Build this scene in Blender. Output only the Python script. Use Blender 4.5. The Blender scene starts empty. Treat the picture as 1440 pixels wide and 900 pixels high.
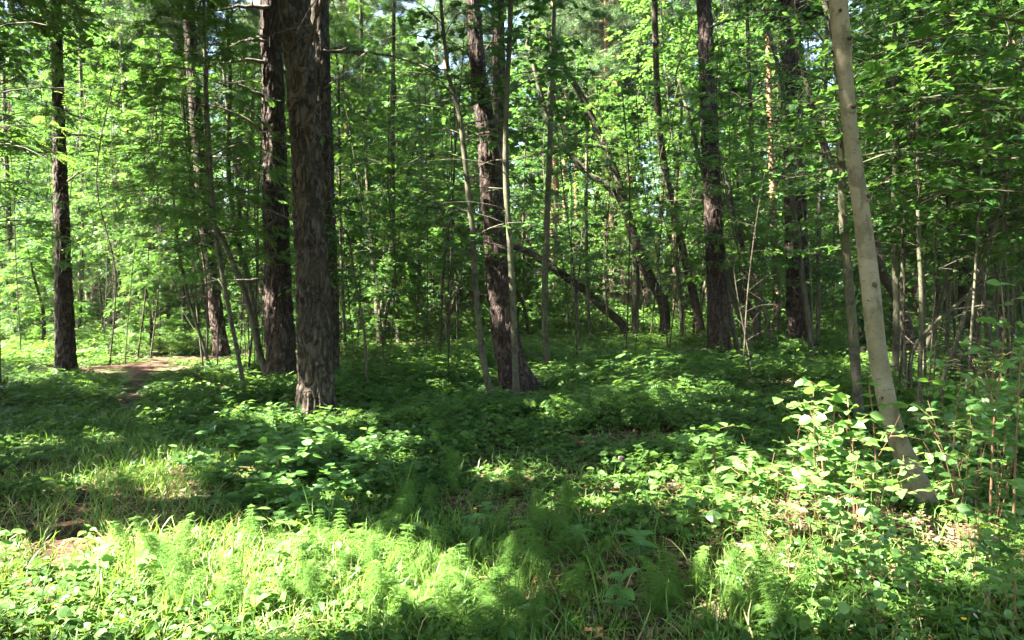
import bpy, math, random
import numpy as np
from mathutils import Vector

# ---------------------------------------------------------------- camera, sky, sun, exposure
sc = bpy.context.scene
COL = sc.collection
F, CX, HY, CZ = 1067.0, 720.0, 430.0, 1.6          # focal length and horizon in 1440x900 pixels, eye height
cam_data = bpy.data.cameras.new('camera')
cam_data.sensor_width = 36.0
cam_data.lens = F / 1440 * 36
cam_data.shift_y = -20 / 1440
cam_data.clip_start = 0.05
cam_data.clip_end = 2000
cam = bpy.data.objects.new('camera', cam_data)
cam.location = (0, 0, CZ)
cam.rotation_euler = (math.radians(90), 0, 0)
COL.objects.link(cam)
sc.camera = cam

SUN_EL = math.radians(50)
SUN_DIR = np.array([-math.cos(math.radians(14)) * math.cos(SUN_EL), -math.sin(math.radians(14)) * math.cos(SUN_EL), math.sin(SUN_EL)])
world = bpy.data.worlds.new('World')
sc.world = world
world.use_nodes = True
wn = world.node_tree
bg = wn.nodes['Background']
sky = wn.nodes.new('ShaderNodeTexSky')
sky.sky_type = 'NISHITA'
sky.sun_disc = False
sky.sun_elevation = SUN_EL
sky.sun_rotation = math.atan2(SUN_DIR[0], SUN_DIR[1])
sky.dust_density = 2.0
sky.ozone_density = 1.0
wn.links.new(sky.outputs[0], bg.inputs[0])
bg.inputs[1].default_value = 0.05

sun_data = bpy.data.lights.new('sun', 'SUN')
sun_data.energy = 5.0
sun_data.angle = math.radians(0.5)
sun_data.color = (1.0, 0.95, 0.86)
sun = bpy.data.objects.new('sun', sun_data)
sun.location = (-20, -5, 30)
sun.rotation_euler = Vector(SUN_DIR).to_track_quat('Z', 'Y').to_euler()
COL.objects.link(sun)

sc.view_settings.view_transform = 'Standard'
sc.view_settings.look = 'None'
sc.view_settings.gamma = 1
sc.view_settings.use_curve_mapping = False
sc.view_settings.exposure = 4.45
HAZE = 0.00025
cy = sc.cycles
cy.volume_bounces = 0
cy.max_bounces = 6
cy.diffuse_bounces = 4
cy.glossy_bounces = 2
cy.transmission_bounces = 4
cy.transparent_max_bounces = 4
cy.caustics_reflective = False
cy.caustics_refractive = False
cy.use_denoising = True
cy.sample_clamp_indirect = 6

# ---------------------------------------------------------------- numeric helpers
def rng_of(seed):
    return np.random.default_rng(seed)

def _h(ix, iy, iz):
    n = (ix * 374761393 + iy * 668265263 + iz * 1274126177) & 0xFFFFFFFF
    n = ((n ^ (n >> 13)) * 1103515245) & 0xFFFFFFFF
    n = ((n ^ (n >> 16)) * 2246822519) & 0xFFFFFFFF
    return ((n ^ (n >> 15)) & 0xFFFFFF) / float(0xFFFFFF)

def vnoise(x, y, z):
    x, y, z = np.broadcast_arrays(np.asarray(x, float), np.asarray(y, float), np.asarray(z, float))
    ix, iy, iz = np.floor(x).astype(np.int64), np.floor(y).astype(np.int64), np.floor(z).astype(np.int64)
    fx, fy, fz = x - ix, y - iy, z - iz
    fx, fy, fz = [t * t * (3 - 2 * t) for t in (fx, fy, fz)]
    out = 0
    for a in (0, 1):
        for b in (0, 1):
            for c in (0, 1):
                w = (fx if a else 1 - fx) * (fy if b else 1 - fy) * (fz if c else 1 - fz)
                out = out + w * _h(ix + a, iy + b, iz + c)
    return out

def fbm(x, y, z, octv=3):
    s, a, t = 0, 1.0, 0
    for i in range(octv):
        s = s + a * vnoise(x * 2 ** i + 17.3 * i, y * 2 ** i - 9.1 * i, z * 2 ** i)
        t += a
        a *= 0.5
    return s / t

def sstep(a, b, x):
    t = np.clip((x - a) / (b - a), 0, 1)
    return t * t * (3 - 2 * t)

def terrain(x, y):
    x, y = np.asarray(x, float), np.asarray(y, float)
    h = 0.045 * np.clip(y - 18, 0, 29)
    h = h - 0.02 * np.clip(y - 47, 0, 200)*0
    near = sstep(1.5, 4.0, np.hypot(x, y))
    h = h + near * 0.22 * (fbm(x * 0.22 + 3, y * 0.22, 0.5, 3) - 0.5)
    h = h + near * 0.05 * (fbm(x * 1.7, y * 1.7, 4.5, 2) - 0.5)
    h = h + 0.14 * np.exp(-(((x - 2.9) / 1.2) ** 2 + ((y - 5.2) / 1.3) ** 2))       # bank at the foot of the alder
    h = h + 0.10 * np.exp(-(((x + 2.2) / 1.3) ** 2 + ((y - 7.6) / 1.6) ** 2))       # hump under the bramble
    return h

def P(px, py, d):
    return np.array([(px - CX) / F * d, d, CZ + (HY - py) / F * d])

def ground_d(px, py):
    ds = np.concatenate([np.arange(2.6, 30, 0.03), np.arange(30, 110, 0.2)])
    xs = (px - CX) / F * ds
    q = HY - F * (terrain(xs, ds) - CZ) / ds
    k = np.argmax(q <= py)
    return float(ds[k]) if q[k] <= py else 60.0

def on_ground(px, py):
    d = ground_d(px, py)
    x = (px - CX) / F * d
    return np.array([x, d, float(terrain(x, d))])

def norm(v):
    return v / np.maximum(np.linalg.norm(v, axis=-1, keepdims=True), 1e-9)

def spline(pts, n):
    """Catmull-Rom through pts, resampled to n points evenly along its length."""
    pts = np.asarray(pts, float)
    if len(pts) == 2:
        t = np.linspace(0, 1, n)[:, None]
        return pts[0] * (1 - t) + pts[1] * t
    e = np.vstack([2 * pts[0] - pts[1], pts, 2 * pts[-1] - pts[-2]])
    out = []
    for i in range(len(pts) - 1):
        p0, p1, p2, p3 = e[i:i + 4]
        t = np.linspace(0, 1, 14, endpoint=(i == len(pts) - 2))[:, None]
        out.append(0.5 * (2 * p1 + (p2 - p0) * t + (2 * p0 - 5 * p1 + 4 * p2 - p3) * t ** 2 + (3 * p1 - p0 - 3 * p2 + p3) * t ** 3))
    c = np.vstack(out)
    s = np.concatenate([[0], np.cumsum(np.linalg.norm(np.diff(c[:, :3], axis=0), axis=1))])
    u = np.linspace(0, s[-1], n)
    return np.stack([np.interp(u, s, c[:, k]) for k in range(c.shape[1])], 1)

# ---------------------------------------------------------------- mesh accumulation
class Acc:
    def __init__(self):
        self.V, self.L, self.T, self.M, self.A, self.S, self.n = [], [], [], [], [], [], 0

    def add(self, V, loops, totals, mat=0, tint=None, smooth=False):
        V = np.asarray(V, np.float32).reshape(-1, 3)
        loops = np.asarray(loops, np.int64).ravel()
        totals = np.asarray(totals, np.int64).ravel()
        self.V.append(V)
        self.L.append(loops + self.n)
        self.T.append(totals)
        self.M.append(np.full(len(totals), mat, np.int32))
        self.A.append(np.full(len(totals), 0.5, np.float32) if tint is None else np.asarray(tint, np.float32))
        self.S.append(np.full(len(totals), smooth, bool))
        self.n += len(V)

    def tubes(self, PT, R, seg=5, mat=0, tint=None):
        """PT (N,K,3), R (N,K): tapered tubes with closed ends."""
        PT, R = np.asarray(PT, float), np.asarray(R, float)
        if PT.ndim == 2:
            PT, R = PT[None], R[None]
        N, K = PT.shape[:2]
        if N == 0:
            return
        T = norm(np.gradient(PT, axis=1))
        mean = norm(T.mean(1))
        ref = np.where(np.abs(mean[:, 2:3]) > 0.75, np.array([[1.0, 0.13, 0]]), np.array([[0, 0.11, 1.0]]))
        U = norm(np.cross(T, ref[:, None, :]))
        W = np.cross(T, U)
        th = np.arange(seg) / seg * 2 * math.pi
        V = PT[:, :, None, :] + R[:, :, None, None] * (U[:, :, None, :] * np.cos(th)[None, None, :, None] + W[:, :, None, :] * np.sin(th)[None, None, :, None])
        self.rings(V, mat, tint)

    def rings(self, V, mat=0, tint=None):
        N, K, seg = V.shape[:3]
        j = np.arange(seg)
        a = (np.arange(K - 1)[:, None] * seg + j[None])
        b = (np.arange(K - 1)[:, None] * seg + ((j + 1) % seg)[None])
        quad = np.stack([a, b, b + seg, a + seg], -1).reshape(-1)
        cap0, cap1 = j[::-1], (K - 1) * seg + j
        lp = np.concatenate([quad, cap0, cap1])
        tt = np.concatenate([np.full((K - 1) * seg, 4), [seg, seg]])
        off = np.arange(N)[:, None] * (K * seg)
        tn = None if tint is None else np.repeat(np.broadcast_to(tint, (N,)), len(tt))
        self.add(V, (lp[None] + off), np.tile(tt, N), mat, tn, True)

    def leaves(self, pos, d, nrm, size, tmpl, mat=0, tint=None, smooth=False):
        tv, tf = tmpl
        N = len(pos)
        if N == 0:
            return
        d = norm(np.asarray(d, float))
        w = np.cross(np.asarray(nrm, float), d)
        w = norm(w)
        n = np.cross(d, w)
        size = np.broadcast_to(np.asarray(size, float), (N,))
        V = pos[:, None, :] + size[:, None, None] * (tv[None, :, 0:1] * d[:, None, :] + tv[None, :, 1:2] * w[:, None, :] + tv[None, :, 2:3] * n[:, None, :])
        lp = np.concatenate([np.asarray(f) for f in tf])
        tt = np.array([len(f) for f in tf])
        off = np.arange(N)[:, None] * len(tv)
        if tint is None:
            tint = np.full(N, 0.5)
        self.add(V, lp[None] + off, np.tile(tt, N), mat, np.repeat(tint, len(tt)), smooth)

    def build(self, name, mats):
        me = bpy.data.meshes.new(name)
        V = np.concatenate(self.V)
        L = np.concatenate(self.L).astype(np.int32)
        T = np.concatenate(self.T).astype(np.int32)
        me.vertices.add(len(V))
        me.vertices.foreach_set('co', V.ravel())
        me.loops.add(len(L))
        me.loops.foreach_set('vertex_index', L)
        me.polygons.add(len(T))
        me.polygons.foreach_set('loop_start', np.concatenate([[0], np.cumsum(T)[:-1]]).astype(np.int32))
        me.polygons.foreach_set('loop_total', T)
        me.polygons.foreach_set('material_index', np.concatenate(self.M))
        me.polygons.foreach_set('use_smooth', np.concatenate(self.S))
        at = me.attributes.new('tint', 'FLOAT', 'FACE')
        at.data.foreach_set('value', np.concatenate(self.A))
        for m in mats:
            me.materials.append(m)
        me.update()
        me.validate()
        return me

def T2(v, f):
    return (np.array(v, float), f)

def lobes(pts):
    return T2([(x, y, -0.12 * x * x + 0.10 * abs(y)) for x, y in pts], [list(range(len(pts)))])

LEAF_SIMPLE = T2([(0, 0, 0), (.5, 0, -.02), (1, 0, -.1), (.42, .33, .06), (.42, -.33, .06)], [[0, 1, 2, 3], [0, 4, 2, 1]])
LEAF_OVATE = T2([(0, 0, 0), (.25, .0, 0), (.6, 0, -.03), (1, 0, -.14), (.14, .2, .03), (.36, .36, .07), (.7, .25, .02), (.14, -.2, .03), (.36, -.36, .07), (.7, -.25, .02)],
                [[0, 1, 5, 4], [1, 2, 6, 5], [2, 3, 6], [0, 7, 8, 1], [1, 8, 9, 2], [2, 9, 3]])
LEAF_ROUND = T2([(0, 0, 0), (.3, .0, -.01), (.65, 0, -.03), (.96, 0, -.12), (.08, .26, .04), (.36, .44, .09), (.72, .36, .04), (.92, .14, -.06), (.08, -.26, .04), (.36, -.44, .09), (.72, -.36, .04), (.92, -.14, -.06)],
                [[0, 1, 5, 4], [1, 2, 6, 5], [2, 3, 7, 6], [0, 8, 9, 1], [1, 9, 10, 2], [2, 10, 11, 3]])
LEAF_MAPLE = lobes([(0, 0), (-.08, .3), (.12, .52), (.26, .3), (.5, .52), (.62, .34), (.62, .16), (1, 0), (.62, -.16), (.62, -.34), (.5, -.52), (.26, -.3), (.12, -.52), (-.08, -.3)])

def _pinnate(n=6):
    v, f = [], []
    def leaflet(x, z, dx, dy, l, wd):
        k = len(v)
        v.extend([(x, 0, z), (x + dx * l * .5 - dy * wd, dy * l * .5 + dx * wd, z), (x + dx * l, dy * l, z - .05), (x + dx * l * .5 + dy * wd, dy * l * .5 - dx * wd, z)])
        f.append([k, k + 1, k + 2, k + 3])
    for i in range(n):
        x = .2 + .68 * i / (n - 1)
        z = -.16 * x * x
        for s in (-1, 1):
            leaflet(x, z, .45, s * .9, .34 - .1 * abs(i / (n - 1) - .4), .055)
    leaflet(.86, -.14, 1, 0, .3, .06)
    k = len(v)
    v.extend([(0, .008, 0), (.9, .006, -.14), (.9, -.006, -.14), (0, -.008, 0)])
    f.append([k, k + 1, k + 2, k + 3])
    return T2(v, f)

LEAF_ROWAN = _pinnate(6)

def _spray(seed, n):
    r = rng_of(seed)
    v, f = [], []
    for i in range(n):
        c = r.normal(0, .26, 3) * (1, 1, .55) + (.45, 0, 0)
        a = r.uniform(0, 6.28)
        u = np.array([math.cos(a), math.sin(a), r.normal(0, .3)])
        w = np.array([-math.sin(a), math.cos(a), r.normal(0, .3)])
        l, h = r.uniform(.15, .26), r.uniform(.07, .12)
        k = len(v)
        v.extend([c - u * l, c + w * h, c + u * l, c - w * h])
        f.append([k, k + 1, k + 2, k + 3])
    return T2(v, f)

SPRAY = _spray(3, 7)             # a twig end with several leaves, for foliage seen from afar

def _needles(seed, n):
    r = rng_of(seed)
    v, f = [], []
    for i in range(n):
        u = norm(r.normal(0, 1, 3) + (.7, 0, .3))
        w = norm(np.cross(u, r.normal(0, 1, 3)))
        k = len(v)
        l = r.uniform(.6, 1)
        v.extend([w * .02, u * l + w * .012, u * l - w * .012, -w * .02])
        f.append([k, k + 1, k + 2, k + 3])
    return T2(v, f)

NEEDLES = _needles(5, 22)
BLADE = T2([(0, -.012, 0), (0, .012, 0), (.45, .011, .0), (.45, -.011, 0), (.8, .008, -.1), (.8, -.008, -.1), (1, 0, -.28)], [[0, 3, 2, 1], [3, 5, 4, 2], [5, 6, 4]])

# ---------------------------------------------------------------- materials
def nodes_of(m):
    m.use_nodes = True
    nt = m.node_tree
    nt.nodes.clear()
    return nt, nt.nodes.new, nt.links.new

def ramp(nt, stops):
    r = nt.nodes.new('ShaderNodeValToRGB')
    e = r.color_ramp.elements
    while len(e) < len(stops):
        e.new(0.5)
    for el, (p, c) in zip(e, stops):
        el.position = p
        el.color = (*c, 1)
    return r

def leaf_mat(name, c0, c1, c2, trans=0.5, rough=0.5, spec=0.22, tboost=1.42):
    m = bpy.data.materials.new(name)
    nt, N, L = nodes_of(m)
    at = N('ShaderNodeAttribute')
    at.attribute_name = 'tint'
    oi = N('ShaderNodeObjectInfo')
    mix = N('ShaderNodeMath')
    mix.operation = 'MULTIPLY_ADD'
    L(oi.outputs['Random'], mix.inputs[0])
    mix.inputs[1].default_value = 0.3
    sub = N('ShaderNodeMath')
    sub.operation = 'SUBTRACT'
    L(at.outputs['Fac'], sub.inputs[0])
    sub.inputs[1].default_value = 0.15
    L(sub.outputs[0], mix.inputs[2])
    r = ramp(nt, [(0.0, c0), (0.5, c1), (1.0, c2)])
    L(mix.outputs[0], r.inputs[0])
    pb = N('ShaderNodeBsdfPrincipled')
    L(r.outputs[0], pb.inputs['Base Color'])
    pb.inputs['Roughness'].default_value = rough
    pb.inputs['Specular IOR Level'].default_value = spec
    tr = N('ShaderNodeBsdfTranslucent')
    tc = N('ShaderNodeMix')
    tc.data_type = 'RGBA'
    tc.blend_type = 'MULTIPLY'
    tc.inputs[0].default_value = 1
    L(r.outputs[0], tc.inputs[6])
    tc.inputs[7].default_value = (1.25 * tboost, 1.15 * tboost, 0.68 * tboost, 1)
    L(tc.outputs[2], tr.inputs[0])
    ms = N('ShaderNodeMixShader')
    ms.inputs[0].default_value = trans
    L(pb.outputs[0], ms.inputs[1])
    L(tr.outputs[0], ms.inputs[2])
    o = N('ShaderNodeOutputMaterial')
    L(ms.outputs[0], o.inputs[0])
    return m

def bark_mat(name, dark, mid, light, scale=(14, 14, 3), bump=0.6, moss=None, lent=False, upper=None):
    m = bpy.data.materials.new(name)
    nt, N, L = nodes_of(m)
    tc = N('ShaderNodeTexCoord')
    mp = N('ShaderNodeMapping')
    mp.inputs['Scale'].default_value = scale
    L(tc.outputs['Object'], mp.inputs[0])
    n1 = N('ShaderNodeTexNoise')
    n1.inputs['Scale'].default_value = 1.0
    n1.inputs['Detail'].default_value = 6
    n1.inputs['Roughness'].default_value = 0.65
    n1.inputs['Distortion'].default_value = 0.6
    L(mp.outputs[0], n1.inputs[0])
    n2 = N('ShaderNodeTexNoise')
    n2.inputs['Scale'].default_value = 0.55
    n2.inputs['Detail'].default_value = 4
    n2.inputs['Roughness'].default_value = 0.55
    n2.inputs['Distortion'].default_value = 1.1
    L(mp.outputs[0], n2.inputs[0])
    s1 = N('ShaderNodeMath')
    s1.operation = 'SUBTRACT'
    s1.inputs[1].default_value = 0.5
    L(n2.outputs['Fac'], s1.inputs[0])
    s2 = N('ShaderNodeMath')
    s2.operation = 'ABSOLUTE'
    L(s1.outputs[0], s2.inputs[0])
    cl = N('ShaderNodeMapRange')
    cl.inputs[2].default_value = 0.1
    cl.inputs[3].default_value = 0.25
    L(s2.outputs[0], cl.inputs[0])
    h = N('ShaderNodeMath')
    h.operation = 'MULTIPLY'
    L(cl.outputs[0], h.inputs[0])
    L(n1.outputs['Fac'], h.inputs[1])
    src = h.outputs[0]
    if lent:
        src = n1.outputs['Fac']
    r = ramp(nt, [(0.08, dark), (0.4, mid), (0.75, light)] if not lent else [(0.25, dark), (0.5, mid), (0.75, light)])
    L(src, r.inputs[0])
    col = r.outputs[0]
    big = N('ShaderNodeTexNoise')
    big.inputs['Scale'].default_value = 1.6
    big.inputs['Detail'].default_value = 4
    L(tc.outputs['Object'], big.inputs[0])
    if moss:
        mr = N('ShaderNodeMapRange')
        mr.inputs[1].default_value = 0.42 if lent else 0.5
        mr.inputs[2].default_value = 0.7
        mr.inputs[4].default_value = 0.8 if lent else 0.45
        L(big.outputs['Fac'], mr.inputs[0])
        mm = N('ShaderNodeMix')
        mm.data_type = 'RGBA'
        L(mr.outputs[0], mm.inputs[0])
        L(col, mm.inputs[6])
        mm.inputs[7].default_value = (*moss, 1)
        col = mm.outputs[2]
    if lent:
        pt = N('ShaderNodeTexNoise')
        pt.inputs['Scale'].default_value = 5.5
        pt.inputs['Detail'].default_value = 5
        pt.inputs['Roughness'].default_value = 0.6
        pm = N('ShaderNodeMapping')
        pm.inputs['Scale'].default_value = (1.6, 1.6, .8)
        L(tc.outputs['Object'], pm.inputs[0])
        L(pm.outputs[0], pt.inputs[0])
        pr = N('ShaderNodeMapRange')
        pr.inputs[1].default_value = 0.57
        pr.inputs[2].default_value = 0.61
        pr.inputs[4].default_value = 0.6
        L(pt.outputs['Fac'], pr.inputs[0])
        mm = N('ShaderNodeMix')
        mm.data_type = 'RGBA'
        L(pr.outputs[0], mm.inputs[0])
        L(col, mm.inputs[6])
        mm.inputs[7].default_value = (*[c * 0.75 for c in dark], 1)
        col = mm.outputs[2]
    if upper:
        sp = N('ShaderNodeSeparateXYZ')
        L(tc.outputs['Object'], sp.inputs[0])
        mr = N('ShaderNodeMapRange')
        mr.inputs[1].default_value = 3.0
        mr.inputs[2].default_value = 8.0
        L(sp.outputs[2], mr.inputs[0])
        mm = N('ShaderNodeMix')
        mm.data_type = 'RGBA'
        L(mr.outputs[0], mm.inputs[0])
        L(col, mm.inputs[6])
        mm.inputs[7].default_value = (*upper, 1)
        col = mm.outputs[2]
    if lent:
        lm = N('ShaderNodeMapping')
        lm.inputs['Scale'].default_value = (22, 22, 90)
        L(tc.outputs['Object'], lm.inputs[0])
        lv = N('ShaderNodeTexNoise')
        lv.inputs['Scale'].default_value = 1.0
        lv.inputs['Detail'].default_value = 1
        L(lm.outputs[0], lv.inputs[0])
        lr = N('ShaderNodeMapRange')
        lr.inputs[1].default_value = 0.66
        lr.inputs[2].default_value = 0.72
        lr.inputs[4].default_value = 0.75
        L(lv.outputs['Fac'], lr.inputs[0])
        mm = N('ShaderNodeMix')
        mm.data_type = 'RGBA'
        L(lr.outputs[0], mm.inputs[0])
        L(col, mm.inputs[6])
        mm.inputs[7].default_value = (*[c * 0.35 for c in dark], 1)
        col = mm.outputs[2]
    pb = N('ShaderNodeBsdfPrincipled')
    L(col, pb.inputs['Base Color'])
    pb.inputs['Roughness'].default_value = 0.9
    pb.inputs['Specular IOR Level'].default_value = 0.15
    b = N('ShaderNodeBump')
    b.inputs['Strength'].default_value = bump
    b.inputs['Distance'].default_value = 0.03
    L(src, b.inputs['Height'])
    L(b.outputs[0], pb.inputs['Normal'])
    o = N('ShaderNodeOutputMaterial')
    L(pb.outputs[0], o.inputs[0])
    return m

def ground_mat(name, stops, scale, bump=0.5):
    m = bpy.data.materials.new(name)
    nt, N, L = nodes_of(m)
    tc = N('ShaderNodeTexCoord')
    n1 = N('ShaderNodeTexNoise')
    n1.inputs['Scale'].default_value = scale
    n1.inputs['Detail'].default_value = 8
    n1.inputs['Roughness'].default_value = 0.7
    L(tc.outputs['Object'], n1.inputs[0])
    v = N('ShaderNodeTexVoronoi')
    v.inputs['Scale'].default_value = scale * 9
    L(tc.outputs['Object'], v.inputs[0])
    mx = N('ShaderNodeMix')
    mx.inputs[0].default_value = 0.35
    L(n1.outputs['Fac'], mx.inputs[2])
    sp = N('ShaderNodeSeparateColor')
    L(v.outputs['Color'], sp.inputs[0])
    L(sp.outputs[0], mx.inputs[3])
    r = ramp(nt, stops)
    L(mx.outputs[0], r.inputs[0])
    pb = N('ShaderNodeBsdfPrincipled')
    pb.inputs['Roughness'].default_value = 0.95
    pb.inputs['Specular IOR Level'].default_value = 0.1
    L(r.outputs[0], pb.inputs['Base Color'])
    b = N('ShaderNodeBump')
    b.inputs['Strength'].default_value = bump
    b.inputs['Distance'].default_value = 0.03
    L(mx.outputs[0], b.inputs['Height'])
    L(b.outputs[0], pb.inputs['Normal'])
    o = N('ShaderNodeOutputMaterial')
    L(pb.outputs[0], o.inputs[0])
    return m

def plain_mat(name, c0, c1, rough=0.8, trans=0.0):
    return leaf_mat(name, c0, tuple((a + b) / 2 for a, b in zip(c0, c1)), c1, trans, rough, 0.2, 1.0)

M_BROAD = leaf_mat('broad_leaf', (.024, .07, .016), (.043, .112, .026), (.08, .158, .034))
M_ROWAN = leaf_mat('rowan_leaf', (.03, .08, .018), (.055, .128, .028), (.098, .175, .036))
M_PINE = leaf_mat('pine_needle', (.03, .065, .022), (.05, .095, .03), (.075, .125, .04), 0.2, 0.5)
M_HERB = leaf_mat('herb_leaf', (.032, .075, .016), (.056, .118, .024), (.096, .168, .03), 0.4, 0.5, 0.22, 1.6)
M_SHRUB = leaf_mat('shrub_leaf', (.044, .115, .026), (.075, .168, .04), (.12, .22, .058), 0.4, 0.36, 0.5, 1.5)
M_GRASS = leaf_mat('grass_blade', (.048, .115, .018), (.085, .17, .028), (.15, .23, .055), 0.4, 0.45, 0.35, 1.5)
M_DRY_SUNLIT = leaf_mat('dry_sunlit_grass', (.2, .18, .07), (.27, .26, .11), (.34, .33, .16), 0.3, 0.6, 0.2, 1.2)  # pale dry blades; the pale tone also paints the sunlit lower left brighter
M_HORSE = leaf_mat('horsetail_green', (.08, .185, .028), (.118, .24, .04), (.17, .29, .06), 0.45, 0.5, 0.25, 1.5)
M_LITTER = plain_mat('dry_litter', (.09, .05, .03), (.22, .14, .09), 0.75, 0.15)
M_TWIG = plain_mat('twig_bark', (.07, .055, .038), (.12, .095, .065), 0.85)
M_REDSTEM = plain_mat('reddish_stem', (.11, .058, .032), (.17, .095, .05), 0.6)
M_GREENSTEM = plain_mat('green_stem', (.07, .13, .03), (.11, .18, .04), 0.5)
M_PETAL = plain_mat('yellow_petal', (.75, .55, .02), (.8, .6, .03), 0.4, 0.2)
M_DEADWOOD = bark_mat('dead_wood', (.03, .022, .016), (.09, .07, .055), (.2, .17, .14), (30, 30, 8), 0.5)
M_PINEBARK = bark_mat('pine_bark', (.009, .006, .005), (.042, .029, .022), (.12, .086, .07), (15, 15, 5.5), 0.9)
M_GREYBARK = bark_mat('mossy_pine_bark', (.009, .007, .005), (.05, .038, .027), (.125, .098, .072), (15, 15, 5.5), 1.0, moss=(.07, .06, .036))
M_FARPINE = bark_mat('orange_pine_bark', (.04, .025, .018), (.13, .09, .065), (.24, .17, .125), (12, 12, 3), 0.7, upper=(.22, .12, .065))
M_ALDER = bark_mat('alder_bark', (.10, .084, .054), (.175, .15, .10), (.24, .21, .15), (5, 5, 7), 0.12, moss=(.085, .078, .042), lent=True)
M_SMOOTH = bark_mat('sapling_bark', (.025, .022, .015), (.06, .053, .036), (.11, .098, .068), (12, 12, 14), 0.2, moss=(.09, .10, .05), lent=True)
M_DARKBARK = bark_mat('dark_bark', (.018, .014, .01), (.055, .043, .03), (.105, .085, .06), (16, 16, 6), 0.6, moss=(.05, .055, .028))
M_SOIL = ground_mat('forest_soil', [(0.25, (.018, .012, .008)), (0.45, (.05, .034, .02)), (0.6, (.05, .06, .02)), (0.8, (.12, .08, .05))], 3.0)
M_PATH = ground_mat('needle_path', [(0.2, (.016, .008, .005)), (0.5, (.042, .021, .013)), (0.8, (.08, .045, .03))], 4.0)

# ---------------------------------------------------------------- scene graph helpers
def tag(o, label=None, cat=None, group=None, kind=None):
    for k, v in (('label', label), ('category', cat), ('group', group), ('kind', kind)):
        if v:
            o[k] = v
    return o

def empty(name, loc):
    o = bpy.data.objects.new(name, None)
    o.empty_display_size = 0.2
    o.location = [float(c) for c in loc]
    COL.objects.link(o)
    return o

def put(name, me, parent=None):
    o = bpy.data.objects.new(name, me)
    COL.objects.link(o)
    o.parent = parent
    return o

def copy_thing(root, loc, rz, scale, label, group):
    r = root.copy()
    COL.objects.link(r)
    r.location = [float(c) for c in loc]
    r.rotation_euler = (0, 0, rz)
    r.scale = (scale, scale, scale)
    tag(r, label, None, group)
    for ch in root.children:
        c = ch.copy()
        COL.objects.link(c)
        c.parent = r
        for g in ch.children:
            e = g.copy()
            COL.objects.link(e)
            e.parent = c
    return r

# ---------------------------------------------------------------- sunny gaps in the canopy: (point, radius, how open)
SHAFT_C, SHAFT_R, SHAFT_S = [], [], []

def gap(px, py, r, s=0.97, d=None):
    SHAFT_C.append(on_ground(px, py) + (0, 0, .15) if d is None else P(px, py, d))
    SHAFT_R.append(r)
    SHAFT_S.append(s)

for g in [(120, 820, .4, .9), (200, 820, .5), (300, 830, .55), (400, 840, .5), (470, 830, .4), (30, 770, .34), (95, 765, .32), (170, 790, .42), (250, 780, .45), (330, 790, .5), (420, 800, .42), (240, 870, .5), (340, 870, .5), (440, 860, .4), (150, 880, .3, .8),
          (60, 870, .3, .75), (520, 870, .2, .6), (650, 830, .3, .7), (700, 870, .25, .6), (550, 760, .15, .7), (820, 700, .2, .4),
          (110, 690, .16, .8), (190, 668, .3, .7), (250, 690, .2, .8), (560, 640, .25, .5), (470, 630, .25, .5), (500, 700, .22, .7), (525, 650, .2, .7),
          (870, 660, .16, .5), (980, 680, .2, .6), (760, 630, .3, .4), (860, 600, .5, .5), (950, 560, .9, .6), (880, 540, .6, .5),
          (300, 548, .7, .95), (380, 556, .6, .95), (340, 535, .6, .8), (60, 540, .8, .8), (150, 560, .6, .6), (50, 480, 1.2, .5),
          (580, 482, 1.2, .9), (975, 462, 1.6, .9), (1040, 880, .25, .7)]:
    gap(*g)
for g in [(25, 612, .2, .95, 8.2), (40, 640, .15, .8, 7.8), (1060, 650, .28, .97, 4.6), (1100, 505, .2, .97, 4.8), (1120, 600, .2, .9, 4.7), (1180, 540, .2, .9, 4.7), (1150, 650, .28, .97, 4.6), (1200, 630, .26, .97, 4.8), (1100, 700, .25, .9, 4.6), (1230, 690, .3, .97, 4.9),
          (1180, 740, .36, .97, 4.5), (1250, 760, .4, .97, 4.5), (1180, 820, .42, .97, 4.2), (1260, 840, .4, .95, 4.2), (1120, 780, .3, .95, 4.3), (1150, 700, .3, .95, 4.6), (1310, 760, .36, .95, 4.8), (1220, 880, .35, .9, 4.0), (1290, 880, .3, .8, 4.1), (1150, 880, .3, .9, 4.0), (1330, 860, .3, .7, 4.2),
          (1280, 690, .22, .97, 6.2), (1190, 120, .07, .9, 6), (1199, 225, .06, .9, 6), (1214, 325, .08, .9, 6), (1226, 435, .05, .9, 6), (1240, 530, .08, .9, 6), (1262, 620, .09, .9, 6), (1400, 740, .3, .6, 4.8), (1400, 850, .3, .6, 4.3), (1350, 560, .25, .6, 5.0), 
          (383, 60, .5, .95, 15.3), (384, 110, .4, .95, 15.3), (386, 165, .4, .95, 15.3), (384, 230, .25, .7, 15.3), (388, 440, .3, .6, 15.3), (432, 560, .22, .95, 11), (430, 500, .12, .7, 11), (672, 60, .18, .7, 14.3),
          (698, 440, .12, .7, 14.3), (84, 250, .7, .95, 18), (86, 330, .6, .9, 18), (90, 480, .4, .7, 18), (768, 320, .4, .9, 15), (1000, 200, .2, .8, 21), (1116, 180, .5, .9, 22), (1118, 110, .4, .9, 22),
          (1005, 330, .4, .7, 21), (880, 380, 1.2, .95, 44), (40, 150, .7, .95, 9), (90, 140, .5, .9, 9), (940, 60, .8, .85, 13), (870, 190, .8, .8, 15), (1010, 190, .8, .7, 15)]:
    gap(*g)
fr_ = rng_of(66)
for k in range(85):
    gap(fr_.uniform(150, 1180), 505 + 220 * fr_.random() ** 1.1, fr_.uniform(.06, .22), .9)
SHAFT_C, SHAFT_R, SHAFT_S = np.array(SHAFT_C), np.array(SHAFT_R), np.array(SHAFT_S)

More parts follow.
